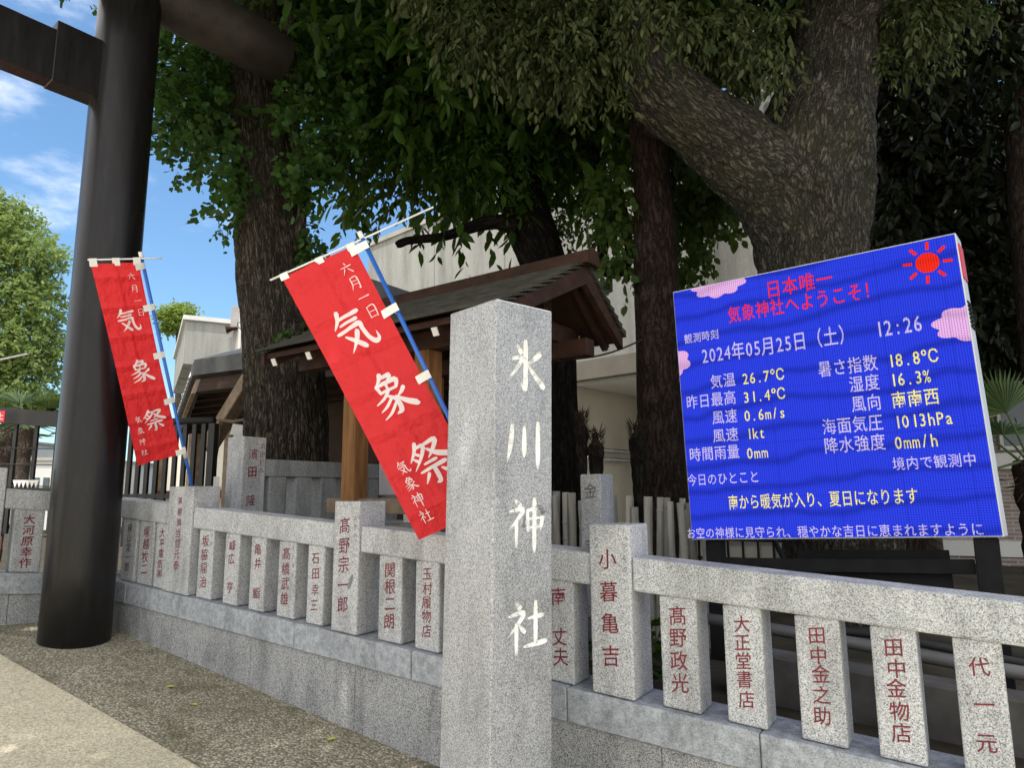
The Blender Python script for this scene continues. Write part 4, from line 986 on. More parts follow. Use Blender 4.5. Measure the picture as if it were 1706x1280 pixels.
for k in range(6):
    p = a.lerp(b_, k/5); mb.add([p+Vector((-0.03, 0, 0.04)), p+Vector((0.03, 0, 0.04)), p+Vector((0, 0, -0.05)), p+Vector((-0.03, 0.01, 0.04)), p+Vector((0.03, 0.01, 0.04)), p+Vector((0, 0.01, -0.05))], [(0, 2, 1), (3, 4, 5), (0, 1, 4, 3), (1, 2, 5, 4), (2, 0, 3, 5)])
mb.build('tooth_trim', 'paper_white', gate)
a = P(-6, 694, 8.1); rs = thing('red_sign', a, 'small red sign with a white character fixed on the gate beam', 'sign')
mb = MB(); mb.box(a, (0.20, 0.012, 0.13)); b_ = mb.build('panel', 'sign_red', rs)
mb = MB(); put_glyph(mb, '止', lambda x, y: a + Vector((x, -0.0075, y)), 0.045, 0, 0.09, 0.09); mb.build('lettering', 'paper_white', b_)
a = P(360, 815, 6.1); nc = thing('notice_card', a, 'small white paper notice beside the tall corner post', 'notice')
mb = MB(); mb.box(a, (0.055, 0.004, 0.21), (BK, D, UP)); mb.build('card', 'paper_white', nc)
mb = MB(); mb.box(a + Vector((0, 0, -0.15)), (0.05, 0.012, 0.10), (BK, D, UP)); mb.build('card_foot', 'wood_old', nc)
# red car
cy = P(6, 897, 9.5); car = thing('red_car', Vector((cy.x, cy.y, 0.02)) + Vector((-math.sin(math.radians(37)), math.cos(math.radians(37)), 0))*1.6 - Vector((math.cos(math.radians(37)), math.sin(math.radians(37)), 0))*0.72, 'red car with a yellow number plate parked beyond the short fence run', 'car')
cb = car.location.copy()
CA = math.radians(37); CX = Vector((math.cos(CA), math.sin(CA), 0)); CY = Vector((-math.sin(CA), math.cos(CA), 0))
def cbx(x, y, z): return cb + CX*x + CY*y + UP*z
mb = MB(); prof = [(-1.58, 0.70), (-1.62, 0.80), (-1.58, 1.0), (1.0, 1.0), (1.55, 0.88), (1.62, 0.5), (1.55, 0.28), (-1.5, 0.28)]
mb.prism([cbx(-0.70, y, z) for y, z in prof], CX*1.4); mb.build('body', 'car_red', car, bevel=0.05, seg=3)
mb = MB(); mb.prism([cbx(-0.60, -1.54, 1.0), cbx(-0.56, -1.30, 1.44), cbx(-0.56, 0.25, 1.46), cbx(-0.60, 0.95, 1.0)], CX*1.18); mb.build('cabin', 'glass_dark', car, bevel=0.03)
mb = MB(); mb.box(cbx(0, -0.52, 1.475), (1.14, 1.56, 0.05), (CX, CY, UP)); mb.build('roof_panel', 'car_red', car, bevel=0.02)
mb = MB(); mb.box(cbx(0, -1.60, 0.52), (1.42, 0.12, 0.36), (CX, CY, UP)); mb.build('bumper', 'rubber', car, bevel=0.03)
mb = MB(); mb.box(cbx(0.50, -1.60, 0.80), (0.33, 0.05, 0.165), (CX, CY, UP)); mb.build('number_plate', 'plate_yellow', car)
for sx in (-0.58, 0.58):
    mb = MB(); mb.box(cbx(sx, -1.60, 1.05), (0.14, 0.04, 0.24), (CX, CY, UP)); mb.build('tail_light', 'sign_red', car, bevel=0.01)
    for sy in (-1.0, 1.0):
        mb = MB(); mb.tube([cbx(sx*1.05+(0.09 if sx > 0 else -0.09), sy, 0.28), cbx(sx*1.05-(0.06 if sx > 0 else -0.06), sy, 0.28)], 0.28, 24); wh = mb.build('wheel', 'rubber', car)

# ================================================================== BUILDINGS
def uvbox(o, ax, az_=UP):
    uvl = o.data.uv_layers.new(name='uv'); o0 = origin_of(o)
    for l in o.data.loops:
        co = o.data.vertices[l.vertex_index].co; uvl.data[l.index].uv = (co.dot(ax), co.z)
# big concrete hall
ca = P(615, 412, 18.0); ww = Vector((0.735, -0.678, 0)).normalized(); wn = Vector((-ww.y*-1, 0, 0))
wi = Vector((0.678, 0.735, 0)).normalized()
zt_ = ca.z; ca.z = 0
def wp(a, b_, z): return ca + ww*a + wi*b_ + UP*z
conc = thing('concrete_hall', wp(5, 4, zyard(-3)), 'large plain grey concrete hall rising behind the pavilion and dark trees', 'building')
def solve_a(px):
    lo, hi = 0.0, 14.0
    for _ in range(50):
        md = (lo+hi)/2; q = wp(md, 0, 0); r = ray(px, 600)
        if math.atan2(q.x, q.y) < math.atan2(r.x, r.y): lo = md
        else: hi = md
    return md
ac = solve_a(950); zs = 1.5 + ray(960, 637).z*(wp(ac, 0, 0).y/ray(960, 637).y)
mb = MB(); LWL = 13.0
a720, a843 = solve_a(722), solve_a(842)
for a0, a1 in ((0, a720-0.008), (a720+0.008, a843-0.008), (a843+0.008, LWL)):
    mb.box(wp((a0+a1)/2, 3.0, (zs+zt_)/2), (a1-a0, 6.0, zt_-zs), (ww, wi, UP))
mb.build('upper_wall', 'concrete_wall', conc)
mb = MB(); mb.box(wp(LWL/2, 3.0, zt_+0.06), (LWL+0.1, 6.1, 0.12), (ww, wi, UP)); mb.build('coping', 'concrete_trim', conc)
mb = MB(); mb.box(wp(LWL/2, -0.06, zs+0.17), (LWL, 0.12, 0.36), (ww, wi, UP)); mb.build('edge_beam', 'taupe_wall', conc)
g = zyard(-2)-0.3
mb = MB(); mb.box(wp(ac/2-0.15, 3.0, (g+zs)/2), (ac+0.1, 5.9, zs-g), (ww, wi, UP)); mb.build('lower_wall', 'cream_wall', conc)
mb = MB(); mb.box(wp(ac+5, 2.6, zs-0.03), (10, 5.0, 0.05), (ww, wi, UP)); mb.build('soffit', 'soffit_white', conc)
mb = MB(); mb.box(wp(ac+3.0, 4.6, (g+zs)/2-0.04), (6.5, 0.3, zs-g-0.1), (ww, wi, UP)); bwall = mb.build('back_wall', 'taupe_wall', conc)
mb = MB()
for k in range(6): mb.box(wp(ac+1.9, 4.43, zs-0.75-0.09*k), (1.2, 0.03, 0.05), (ww, wi, UP))
mb.build('louvre', 'frame_steel', bwall)
mb = MB(); zz = P(980, 750, wp(ac, 0.6, 0).y).z
for z_ in (zz, zz-0.18): mb.tube([wp(ac+0.12, 0.0, z_), wp(ac+0.12, 1.6, z_), wp(ac+0.35, 1.7, z_-0.03), wp(ac+0.35, 1.72, z_-0.3)], 0.045, 8)
mb.build('pipe', 'galvanised', conc, smooth=True)
mb = MB(); zc = zs - 0.9; mb.box(wp(ac-0.5, -0.04, zs+0.6), (0.06, 0.06, 3.0), (ww, wi, UP)); mb.build('downpipe', 'galvanised', conc)
# grey block on the left
gb = P(310, 533, 24.0); zt2 = gb.z; gb.z = 0
r1 = Vector((math.sin(math.radians(62)), math.cos(math.radians(62)), 0)); r2 = Vector((-r1.y, r1.x, 0))
def gp_(a, b_, z): return gb + r1*a + r2*b_ + UP*z
blk = thing('grey_block', gp_(3, 3, zyard(-9)), 'pale grey flat-roofed block seen between smaller banner and ginkgo trunk', 'building')
z2 = P(310, 606, 24.0).z
mb = MB(); mb.box(gp_(6, 4, (zt2+z2)/2), (12, 8, zt2-z2), (r1, r2, UP)); mb.build('upper_wall', 'concrete_wall', blk)
mb = MB(); mb.box(gp_(6, 4, zt2+0.08), (12.2, 8.2, 0.16), (r1, r2, UP)); mb.build('coping', 'white_wall', blk)
mb = MB(); mb.box(gp_(6.1, 4.1, z2/2), (11.4, 7.4, z2), (r1, r2, UP)); lw = mb.build('lower_wall', 'white_wall', blk)
for k in range(4):
    mb = MB(); mb.box(gp_(0.385, 1.3+1.5*k, z2-1.0), (0.06, 1.2, 1.5), (r1, r2, UP)); w_ = mb.build('window', 'window_glass', blk)
    mb = MB(); mb.box(gp_(0.35, 1.3+1.5*k, z2-1.0), (0.05, 0.05, 1.5), (r1, r2, UP)); mb.build('frame', 'white_wall', w_)
# column with loudspeaker
a = P(394, 545, 15.0); colm = thing('service_column', Vector((a.x, a.y, zyard(-6))), 'slim grey service column with a loudspeaker beside the ginkgo trunk', 'column')
mb = MB(); zt_c = P(394, 512, 15.0).z; mb.box(Vector((a.x+0.02, a.y, (zt_c+zyard(-6))/2)), (0.22, 0.22, zt_c-zyard(-6))); mb.build('shaft', 'panel_grey', colm)
mb = MB(); mb.box(Vector((a.x+0.14, a.y-0.02, zt_c/2+0.4)), (0.06, 0.26, zt_c)); mb.build('corner_pipe', 'white_wall', colm)
mb = MB(); q = P(386, 548, 14.8); mb.tube([q+Vector((0.08, 0.1, 0.04)), q, q+Vector((-0.10, -0.05, -0.03))], [0.03, 0.045, 0.09], 14); mb.build('loudspeaker', 'wood_dark', colm, smooth=True)
# cream tiled building behind the big tree
a = P(1172, 440, 12.5); b_ = P(1420, 440, 11.2); a.z = b_.z = 0; dv = (b_-a).normalized(); dn = Vector((-dv.y, dv.x, 0))
tile = thing('tiled_building', (a+b_)/2 + dn*2 + UP*zyard(0), 'cream tiled building glimpsed between the red-brown trunk and the big tree', 'building')
mb = MB(); L_ = (b_-a).length; mb.box((a+b_)/2 + dn*2 + UP*4.3, (L_, 4, 8.6), (dv, dn, UP)); o = mb.build('wall', 'tile_cream', tile); uvbox(o, dv)
q = P(1203, 393, 12.3); mb = MB(); mb.box(Vector((q.x, q.y, q.z)), (0.42, 0.30, 0.55), (dv, dn, UP)); w_ = mb.build('window', 'window_glass', tile)
mb = MB(); mb.box(Vector((q.x, q.y, q.z-0.30)) - dn*0.06, (0.52, 0.36, 0.05), (dv, dn, UP)); mb.build('sill', 'white_wall', w_)
# brick building on the right
a = P(1560, 800, 11.0); b_ = P(1900, 800, 10.0); a.z = b_.z = 0; dv = (b_-a).normalized(); dn = Vector((-dv.y, dv.x, 0))
brk = thing('brick_building', (a+b_)/2 + dn*2 + UP*zyard(2), 'grey-brown brick building with white bands right of the LED screen', 'building')
mb = MB(); L_ = (b_-a).length; ztb = P(1640, 560, 10.7).z; mb.box((a+b_)/2 + dn*2 + UP*(ztb/2-0.2), (L_, 4, ztb+0.4), (dv, dn, UP)); o = mb.build('wall', 'brick_brown', brk); uvbox(o, dv)
for y0, y1, pr in ((902, 928, 0.05), (756, 782, 0.12)):
    zA = P(1660, y1, 10.7).z; zB = P(1660, y0, 10.7).z; mb = MB(); mb.box((a+b_)/2 - dn*(pr/2-0.01) + UP*((zA+zB)/2), (L_, pr, zB-zA), (dv, dn, UP)); mb.build('band', 'white_wall', brk)
for y_ in (690, 696):
    zA = P(1650, y_, 10.6).z; mb = MB(); mb.tube([a - dn*0.06 + UP*(zA-0.12), b_ - dn*0.06 + UP*(zA+0.35)], 0.02, 8); mb.build('conduit', 'white_wall', brk)
mb = MB(); q = P(1694, 700, 10.5); mb.box(q, (0.5, 0.08, 0.9), (dv, dn, UP)); w_ = mb.build('window', 'white_wall', brk)
mb = MB(); mb.box(q - dn*0.045, (0.40, 0.01, 0.78), (dv, dn, UP)); mb.build('pane', 'window_glass', w_)
# low cream wall with grille seen under the screen
a = P(1150, 900, 7.6); b_ = P(1420, 900, 6.8); a.z = b_.z = 0; dv = (b_-a).normalized(); dn = Vector((-dv.y, dv.x, 0)); g = zyard(1)-0.1
lwall = thing('cream_wall', (a+b_)/2 + UP*g, 'low cream wall with black window grille glimpsed under the LED screen', 'wall')
zA = P(1250, 868, 7.3).z; mb = MB(); mb.box((a+b_)/2 + dn*0.1 + UP*((g+zA)/2), ((b_-a).length, 0.15, zA-g), (dv, dn, UP)); mb.build('wall_panel', 'cream_wall', lwall)
mb = MB()
for k in range(14): mb.box(a + dv*(0.15*k+0.1) - dn*0.03 + UP*((g+zA)/2), (0.02, 0.02, zA-g), (dv, dn, UP))
for z_ in (P(1250, 932, 7.3).z, P(1250, 900, 7.3).z): mb.box((a+b_)/2 - dn*0.045 + UP*z_, ((b_-a).length, 0.012, 0.03), (dv, dn, UP))
mb.build('grille', 'black_iron', lwall)
# far white buildings at the left
for (x0, x1, yt, Y, lab) in ((-120, 62, 742, 34, 'far white building behind the iron gate, nearer the frame edge'), (56, 140, 768, 27, 'low far white building just left of the torii pillar')):
    a = P(x0, yt, Y); b_ = P(x1, yt, Y); fb = thing('far_building', Vector(((a.x+b_.x)/2, Y+3, zyard(-9)-0.3)), lab, 'building')
    mb = MB(); mb.box(Vector(((a.x+b_.x)/2, Y+3, (a.z+0.3)/2)), (b_.x-a.x, 6, a.z-0.3)); mb.build('wall', 'white_wall', fb)
    mb = MB(); mb.box(Vector(((a.x+b_.x)/2, Y+3, a.z+0.06)), (b_.x-a.x+0.2, 6.2, 0.12)); mb.build('roof', 'concrete_trim', fb)
    for k in range(5):
        mb = MB(); mb.box(Vector((a.x + (k+0.5)*(b_.x-a.x)/5, Y-0.02, a.z-1.1)), ((b_.x-a.x)/9, 0.06, 0.9)); mb.build('window', 'window_glass', fb)
# street lamp arm far left
q0 = P(-30, 606, 16); q1 = P(46, 590, 16); sl = thing('street_lamp', Vector((q0.x, q0.y, zyard(-9))), 'pale street lamp arm reaching across the sunny tree', 'street lamp')
mb = MB(); mb.tube([q0, q1], 0.022, 8); mb.build('arm', 'panel_grey', sl)
mb = MB(); mb.tube([Vector((q0.x, q0.y, zyard(-9))), q0], 0.07, 10); mb.build('pole', 'panel_grey', sl)

# kerb and pipe behind the fence
kb = thing('concrete_kerb', fp(1.6, -0.62, zyard(1.6)-0.3), 'low dark concrete kerb behind the fence under the screen', 'kerb')
mb = MB(); vbox(mb, 0.95, 3.4, -0.50, -0.68, zb(0.95)-0.2, zb(0.95)+0.20, zb(3.4)-0.2, zb(3.4)+0.20); mb.build('kerb_block', 'kerb_concrete', kb, bevel=0.012)
pp = thing('drain_pipe', fp(1.6, -0.82, zb(1.6)), 'grey plastic pipe lying behind the low kerb', 'pipe')
mb = MB(); mb.tube([fp(0.7, -0.80, zb(0.7)+0.27), fp(1.3, -0.81, zb(1.3)+0.265), fp(1.9, -0.80, zb(1.9)+0.25), fp(3.0, -0.80, zb(3.0)+0.24)], 0.032, 12); mb.build('pipe_run', 'pipe_grey', pp, smooth=True)
mb = MB(); mb.tube([fp(0.9, -0.90, zb(0.9)+0.25), fp(1.6, -0.92, zb(1.6)+0.30), fp(2.6, -0.9, zb(2.6)+0.25)], 0.02, 10); mb.build('cable', 'rubber', pp, smooth=True)

# ================================================================== TREES
def np_mesh(name, V, Fq, mat, parent):
    me = bpy.data.meshes.new(name); o0 = np.array(origin_of(parent)) if parent else np.zeros(3)
    V = V - o0; n = len(V); m_ = len(Fq)
    me.vertices.add(n); me.vertices.foreach_set('co', V.astype(np.float32).ravel())
    me.loops.add(m_*4); me.loops.foreach_set('vertex_index', Fq.astype(np.int32).ravel())
    me.polygons.add(m_); me.polygons.foreach_set('loop_start', (np.arange(m_)*4).astype(np.int32)); me.polygons.foreach_set('loop_total', np.full(m_, 4, np.int32))
    me.update(calc_edges=True); me.materials.append(MAT[mat])
    o = bpy.data.objects.new(name, me); COL.objects.link(o)
    if parent: o.parent = parent
    return o
LENS = np.array([[0, 0, 0], [0.17, 0.32, 0.05], [0.15, 0.68, 0.03], [0, 1.0, -0.09], [-0.15, 0.68, 0.03], [-0.17, 0.32, 0.05]])
FAN = np.array([[0, 0, 0], [0.52, 0.52, 0.10], [0.34, 0.92, 0.02], [0.0, 0.80, -0.05], [-0.34, 0.92, 0.02], [-0.52, 0.52, 0.10]])
OVAL = np.array([[0, 0, 0], [0.30, 0.30, 0.06], [0.27, 0.68, 0.04], [0, 1.0, -0.06], [-0.27, 0.68, 0.04], [-0.30, 0.30, 0.06]])
LQ = np.array([[0, 1, 2, 3], [0, 3, 4, 5]])
def unit(a): return a/(np.linalg.norm(a, axis=-1, keepdims=True)+1e-9)
def leaves(pos, axis, nrm, size, tmpl):
    y = unit(axis); x = unit(np.cross(y, nrm)); z = np.cross(x, y)
    V = pos[:, None, :] + size[:, None, None]*(tmpl[None, :, 0:1]*x[:, None, :] + tmpl[None, :, 1:2]*y[:, None, :] + tmpl[None, :, 2:3]*z[:, None, :])
    n = len(pos); Fq = (np.arange(n)*6)[:, None, None] + LQ[None]
    return V.reshape(-1, 3), Fq.reshape(-1, 4)
def sprays(ells, nspray, per, lsize, tmpl, twig=0.45, droop=0.5, shell=0.55, spread=0.7, jitter=0.3):
    """clumps in ellipsoids -> twigs -> leaves. ells: (centre, (rx, ry, rz), weight)"""
    Vs = []; Fs = []; off = 0
    wts = np.array([e[2]*e[1][0]*e[1][1]*e[1][2] for e in ells])**0.8; wts /= wts.sum()
    for e, w_ in zip(ells, wts):
        n = max(4, int(nspray*w_)); c = np.array(e[0]); r = np.array(e[1])
        d = unit(rng.normal(size=(n, 3))); k = shell + (1-shell)*rng.random((n, 1)); k = np.where(rng.random((n, 1)) < 0.3, rng.random((n, 1)), k)
        lump = 1 + 0.22*np.sin(d[:, :1]*5+e[0][0]*3)*np.sin(d[:, 1:2]*6+1)*np.sin(d[:, 2:]*5+2)
        base = c + d*k*r*lump
        tw = unit(d*0.8 + rng.normal(size=(n, 3))*0.6 + np.array([0, 0, -droop])); tl = twig*(0.6+0.8*rng.random((n, 1)))
        up = unit(rng.normal(size=(n, 3))*0.5 + np.array([0, 0, 1.0])); side = unit(np.cross(tw, up)+1e-3)
        for j in range(per):
            tt = (j+0.6*rng.random((n, 1)))/per; sg = 1 if j % 2 else -1
            pos = base + tw*tl*tt + np.array([0, 0, -1])*droop*tl*tt*tt*0.5 + rng.normal(size=(n, 3))*0.02*twig/0.4
            ax = unit(tw*0.6 + side*sg*spread + np.array([0, 0, -droop*0.8])*(0.3+tt) + rng.normal(size=(n, 3))*jitter)
            nr = unit(up + rng.normal(size=(n, 3))*0.55)
            sz = lsize*(0.5+0.85*rng.random(n))
            V, Fq = leaves(pos, ax, nr, sz, tmpl); Vs.append(V); Fs.append(Fq+off); off += len(V)
    return np.concatenate(Vs), np.concatenate(Fs)
def trunk_mesh(paths, n=28, amp=0.06, fq=3.0, k=6, fur=0.0, ffq=10.0, fz=0.22, lumps=()):
    mb = MB()
    for q, path in enumerate(paths):
        pts = smoothpath([(*p, r) for p, r in path], k)
        if fur:                                         # finer rings where the furrows are modelled
            dense = []
            for a, b_ in zip(pts[:-1], pts[1:]):
                m_ = max(1, int(np.linalg.norm(b_[:3]-a[:3])/0.035))
                dense += [a + (b_-a)*j/m_ for j in range(m_)]
            pts = dense + [pts[-1]]
        cen = [Vector(p[:3]) for p in pts]; rad = [p[3] for p in pts]
        i0 = len(mb.v); mb.tube(cen, rad, n); ln = 0.0; r0 = max(rad[0], rad[len(rad)//2])
        for i, c in enumerate(cen):
            if i: ln += (c-cen[i-1]).length
            for j in range(n):
                v = mb.v[i0+i*n+j]; d = v-c; L = d.length; th = 2*math.pi*j/n
                bc = Vector((math.cos(th)*r0 + 7.3*q, math.sin(th)*r0, ln)); mb.bco.append(bc)
                if L < 1e-6: continue
                h = amp*(mnoise.noise(Vector((v.x*fq, v.y*fq, v.z*fq*0.45))) + 0.5*mnoise.noise(Vector((v.x*fq*3, v.y*fq*3, v.z*fq*0.9))))
                off = 0.0
                if fur:
                    w_ = mnoise.noise(bc*2.2)*0.10
                    g1 = abs(mnoise.noise(Vector(((bc.x+w_)*ffq, (bc.y+w_)*ffq, bc.z*ffq*fz))))
                    g2 = abs(mnoise.noise(Vector(((bc.x-w_)*ffq*2.1+5, bc.y*ffq*2.1, bc.z*ffq*fz*2.6))))
                    off = fur*(min(1.0, g1*3.2)*0.75 + min(1.0, g2*3.0)*0.35 - 0.7)
                for lc, lr, lh in lumps:
                    q2 = (v-lc).length_squared/(lr*lr)
                    if q2 < 6: off += lh*math.exp(-q2)
                mb.v[i0+i*n+j] = c + d*(1 + h) + d.normalized()*off
    return mb
def pth(lst, Y):                                       # (x, y, radius in photo px[, depth])
    out = []
    for q in lst:
        yy = q[3] if len(q) > 3 else Y
        p = P(q[0], q[1], yy); out.append((tuple(p), q[2]/F*(yy*math.cos(PITCH)+(p.z-1.5)*math.sin(PITCH))))
    return out
def ground_root(lst, Y, flare=1.25):
    x, y, r = lst[0][:3]; p = P(x, y, Y); g = zyard(S_of(p)) - 0.1
    R0 = r/F*Y
    return [((p.x, p.y, g), R0*flare), ((p.x, p.y, g+0.25*(p.z-g)), R0*1.06)]
E_ = lambda x, y, Y, rx, ry, rz, wgt=1.0: (tuple(P(x, y, Y)), (rx, ry, rz), wgt)
A_ = lambda X, Y, Z, rx, ry, rz, wgt=1.0: ((X, Y, Z), (rx, ry, rz), wgt)

# --- ginkgo
GY = 7.4
tk = [(476, 790, 69), (477, 700, 66), (470, 570, 63), (457, 440, 60), (447, 345, 56), (436, 250, 47), (430, 140, 42), (428, 0, 38), (432, -220, 30), (436, -500, 18)]
gk = thing('ginkgo_tree', tuple(ground_root(tk, GY)[0][0]), 'ginkgo with straight furrowed trunk and fan leaves behind the torii and larger banner', 'tree')
p_ = ground_root(tk, GY) + pth(tk, GY)
br1 = pth([(440, 255, 20), (390, 225, 12), (330, 190, 8), (270, 160, 4)], GY-0.1); br2 = pth([(432, 120, 18), (370, 60, 11), (300, 10, 7)], GY-0.2); br3 = pth([(445, 200, 18), (520, 140, 12), (580, 90, 7)], GY)
br4 = pth([(492, 420, 9, 7.2), (505, 330, 9, 7.15), (490, 200, 8, 7.1), (484, 60, 8, 7.05), (480, -60, 8, 7.0)], GY)
trunk_mesh([p_, br1, br2, br3, br4], 130, 0.06, 3.2, 6, 0.026, 12.0, 0.15).build('trunk', 'bark_ginkgo', gk, smooth=True)
ge = [E_(330, 205, 7.1, .52, .55, .33, 1.6), E_(300, 110, 7.1, .40, .6, .48, 1.5), E_(352, 262, 6.9, .28, .45, .26, 1.7), E_(300, 20, 7.6, .6, .5, .6, 1.3), E_(400, 20, 7.9, .7, .5, .8, 1.3), E_(135, 0, 7.4, .16, .3, .12, 1.0), E_(385, 335, 6.9, .16, .3, .26, 2.0), E_(395, 160, 7.6, .5, .5, .6), E_(320, 190, 6.9, .38, .5, .4, 1.3),
      E_(540, 215, 7.2, .45, .5, .5, 1.4), E_(500, 290, 7.0, .28, .3, .3, 1.6), E_(560, 110, 7.4, .6, .6, .5), E_(550, 30, 7.5, .7, .5, .5), E_(500, 270, 6.75, .18, .2, .3, 1.6), E_(420, 60, 7.7, .8, .6, .6)]
V, Fq = sprays(ge, 1150, 9, 0.085, FAN, 0.28, 0.35, 0.35, 0.8)
ge2 = [A_(-2.6, 7.8, 8.9, 2.2, 1.6, 1.4), A_(-2.6, 6.6, 9.6, 2.2, 2.2, 1.8), A_(-1.5, 6.2, 8.9, 2.0, 1.8, 1.4), A_(-3.4, 6.0, 9.0, 1.4, 1.4, 1.2), A_(-3.6, 3.4, 9.2, 2.4, 2.2, 1.1, 1.6), A_(-3.2, 1.4, 9.4, 2.4, 1.8, 1.0, 1.5), A_(-5.6, 4.4, 9.6, 1.8, 2.2, 1.0, 1.3)]  # upper crown out of view; nearest clumps added to shade the foreground
V2, F2 = sprays(ge2, 2900, 10, 0.17, FAN, 0.45, 0.3, 0.1, 0.8)
np_mesh('crown', np.concatenate([V, V2]), np.concatenate([Fq, F2+len(V)]), 'leaf_ginkgo', gk)
iv = [E_(522, 420, 7.1, .09, .12, .42, 2), E_(527, 520, 7.15, .06, .1, .22, 1.5), E_(395, 300, 7.0, .14, .12, .2, 1.4), E_(478, 550, 6.85, .06, .06, .10), E_(372, 385, 7.1, .10, .08, .05, .6), E_(310, 290, 7.0, .12, .1, .05, .5)]
V, Fq = sprays(iv, 110, 6, 0.075, OVAL, 0.14, 0.8, 0.3, 0.8)
np_mesh('climbing_leaves', V, Fq, 'leaf_ginkgo', gk)

for yy in (487, 548):
    c0_ = P(470, yy, GY); mb = MB(); rr_ = 0.455
    mb.tube([c0_ + Vector((rr_*math.cos(a_*math.pi/18), rr_*math.sin(a_*math.pi/18), 0.012*math.sin(a_*0.7))) for a_ in range(37)], 0.004, 6); mb.build('wire_tie', 'black_iron', gk)
wr = thing('cable', P(1010, 588, 6.2), 'thin black cable strung from the pavilion gable to the red-brown trunk', 'cable')
a_ = P(930, 600, 5.6); b_ = P(1070, 566, 6.5); mb = MB(); mb.tube([a_.lerp(b_, i/10) - UP*0.05*math.sin(math.pi*i/10) for i in range(11)], 0.008, 6); mb.build('cable_run', 'rubber', wr)

# --- dark leaning tree over the pavilion
DY = 8.2
tk = [(936, 860, 34), (934, 720, 31), (928, 580, 30), (914, 470, 36), (886, 385, 40), (860, 290, 36), (835, 180, 30), (800, 30, 24), (770, -200, 16)]
dk = thing('leaning_tree', tuple(ground_root(tk, DY)[0][0]), 'dark leaning evergreen over the pavilion with narrow leaves and one bare limb', 'tree')
limb = pth([(862, 380, 15), (835, 370, 13), (800, 374, 11), (770, 384, 9), (735, 395, 8), (705, 398, 7), (680, 401, 6.5), (666, 406, 7), (660, 409, 5)], DY-0.25)
l2 = pth([(915, 470, 14), (960, 448, 12), (995, 446, 11), (1022, 454, 11), (1040, 446, 10), (1048, 420, 8), (1044, 380, 7), (1030, 300, 6)], DY-0.3)
l3 = pth([(1000, 446, 9), (1005, 400, 9), (1004, 340, 8), (990, 250, 7)], DY-0.3); l4 = pth([(850, 270, 18), (760, 190, 13), (660, 150, 9), (580, 130, 5)], DY-0.2); l5 = pth([(838, 190, 18), (900, 90, 12), (960, 0, 8)], DY)
trunk_mesh([ground_root(tk, DY) + pth(tk, DY), limb, l2, l3, l4, l5], 20, 0.07, 3.0).build('trunk', 'bark_dark', dk, smooth=True)
de = [E_(600, 215, 8.2, .55, .6, .42, 1.5), E_(680, 240, 8.0, .5, .6, .36, 1.7), E_(770, 262, 7.9, .45, .6, .34, 1.7), E_(850, 262, 7.8, .5, .5, .42, 1.5), E_(960, 275, 8.3, .5, .6, .48, 1.4), E_(1015, 345, 7.9, .3, .3, .28, 1.7), E_(790, 335, 8.3, .22, .3, .10, 1.4), E_(935, 370, 8.7, .28, .3, .22, 1.2),
      E_(590, 110, 8.4, .8, .8, .65, 1.2), E_(700, 140, 8.1, .8, .8, .6, 1.3), E_(820, 160, 8.2, .8, .8, .65, 1.2), E_(940, 170, 8.4, .8, .8, .7, 1.2), E_(1050, 170, 8.6, .7, .7, .8, 1.2), E_(640, 10, 8.2, 1.0, 1, .8), E_(780, 20, 8.2, 1.0, 1, .8), E_(920, 30, 8.5, 1.0, 1, .8), E_(530, 40, 8.6, .8, .8, .8), E_(560, 275, 8.0, .22, .3, .16, 1.6), E_(635, 300, 8.0, .2, .25, .12, 1.8)]
V, Fq = sprays(de, 3300, 12, 0.085, LENS, 0.36, 0.75, 0.3, 0.6)
de2 = [A_(-.6, 8.2, 6.8, 2.6, 2.2, 1.8), A_(.6, 7.2, 8.2, 2.4, 2.4, 2.0), A_(-1.2, 9.6, 7.8, 2.2, 1.2, 1.6), A_(.8, 9.8, 7.2, 2.0, 1.2, 1.5)]
V2, F2 = sprays(de2, 2200, 11, 0.22, LENS, 0.5, 0.6, 0.1, 0.7)
np_mesh('crown', np.concatenate([V, V2]), np.concatenate([Fq, F2+len(V)]), 'leaf_dark', dk)

# --- red-brown straight trunk between pavilion and screen
RY = 6.9
tk = [(1105, 930, 39), (1101, 760, 37), (1096, 600, 36), (1092, 450, 36), (1088, 330, 32), (1078, 200, 29), (1066, 60, 26), (1055, -150, 22), (1050, -400, 14)]
rd = thing('red_brown_tree', tuple(ground_root(tk, RY)[0][0]), 'straight red-brown trunk with hanging vines just left of the LED screen', 'tree')
trunk_mesh([ground_root(tk, RY) + pth(tk, RY)], 24, 0.06, 3).build('trunk', 'bark_red', rd, smooth=True)
re_ = [E_(1150, 330, 7.6, .35, .4, .5, 1.4), E_(1180, 340, 7.6, .25, .3, .22, 1.5), E_(1140, 430, 7.5, .16, .2, .35, 1.6), E_(1020, 330, 7.0, .22, .3, .5, 1.2), E_(1030, 420, 6.8, .10, .12, .3, 1.2), E_(1120, 230, 7.5, .5, .4, .5)]
V, Fq = sprays(re_, 420, 9, 0.105, OVAL, 0.28, 0.9, 0.3, 0.7)
re2 = [A_(1.4, 7.4, 7.2, 2.0, 1.8, 1.6), A_(2.0, 8.6, 8.8, 1.6, 1.2, 1.2), tuple(E_(1190, 225, 8.6, .6, .5, .6))]
V2, F2 = sprays(re2, 900, 11, 0.22, LENS, 0.5, 0.6, 0.1, 0.7)
np_mesh('crown', np.concatenate([V, V2]), np.concatenate([Fq, F2+len(V)]), 'leaf_vine', rd)

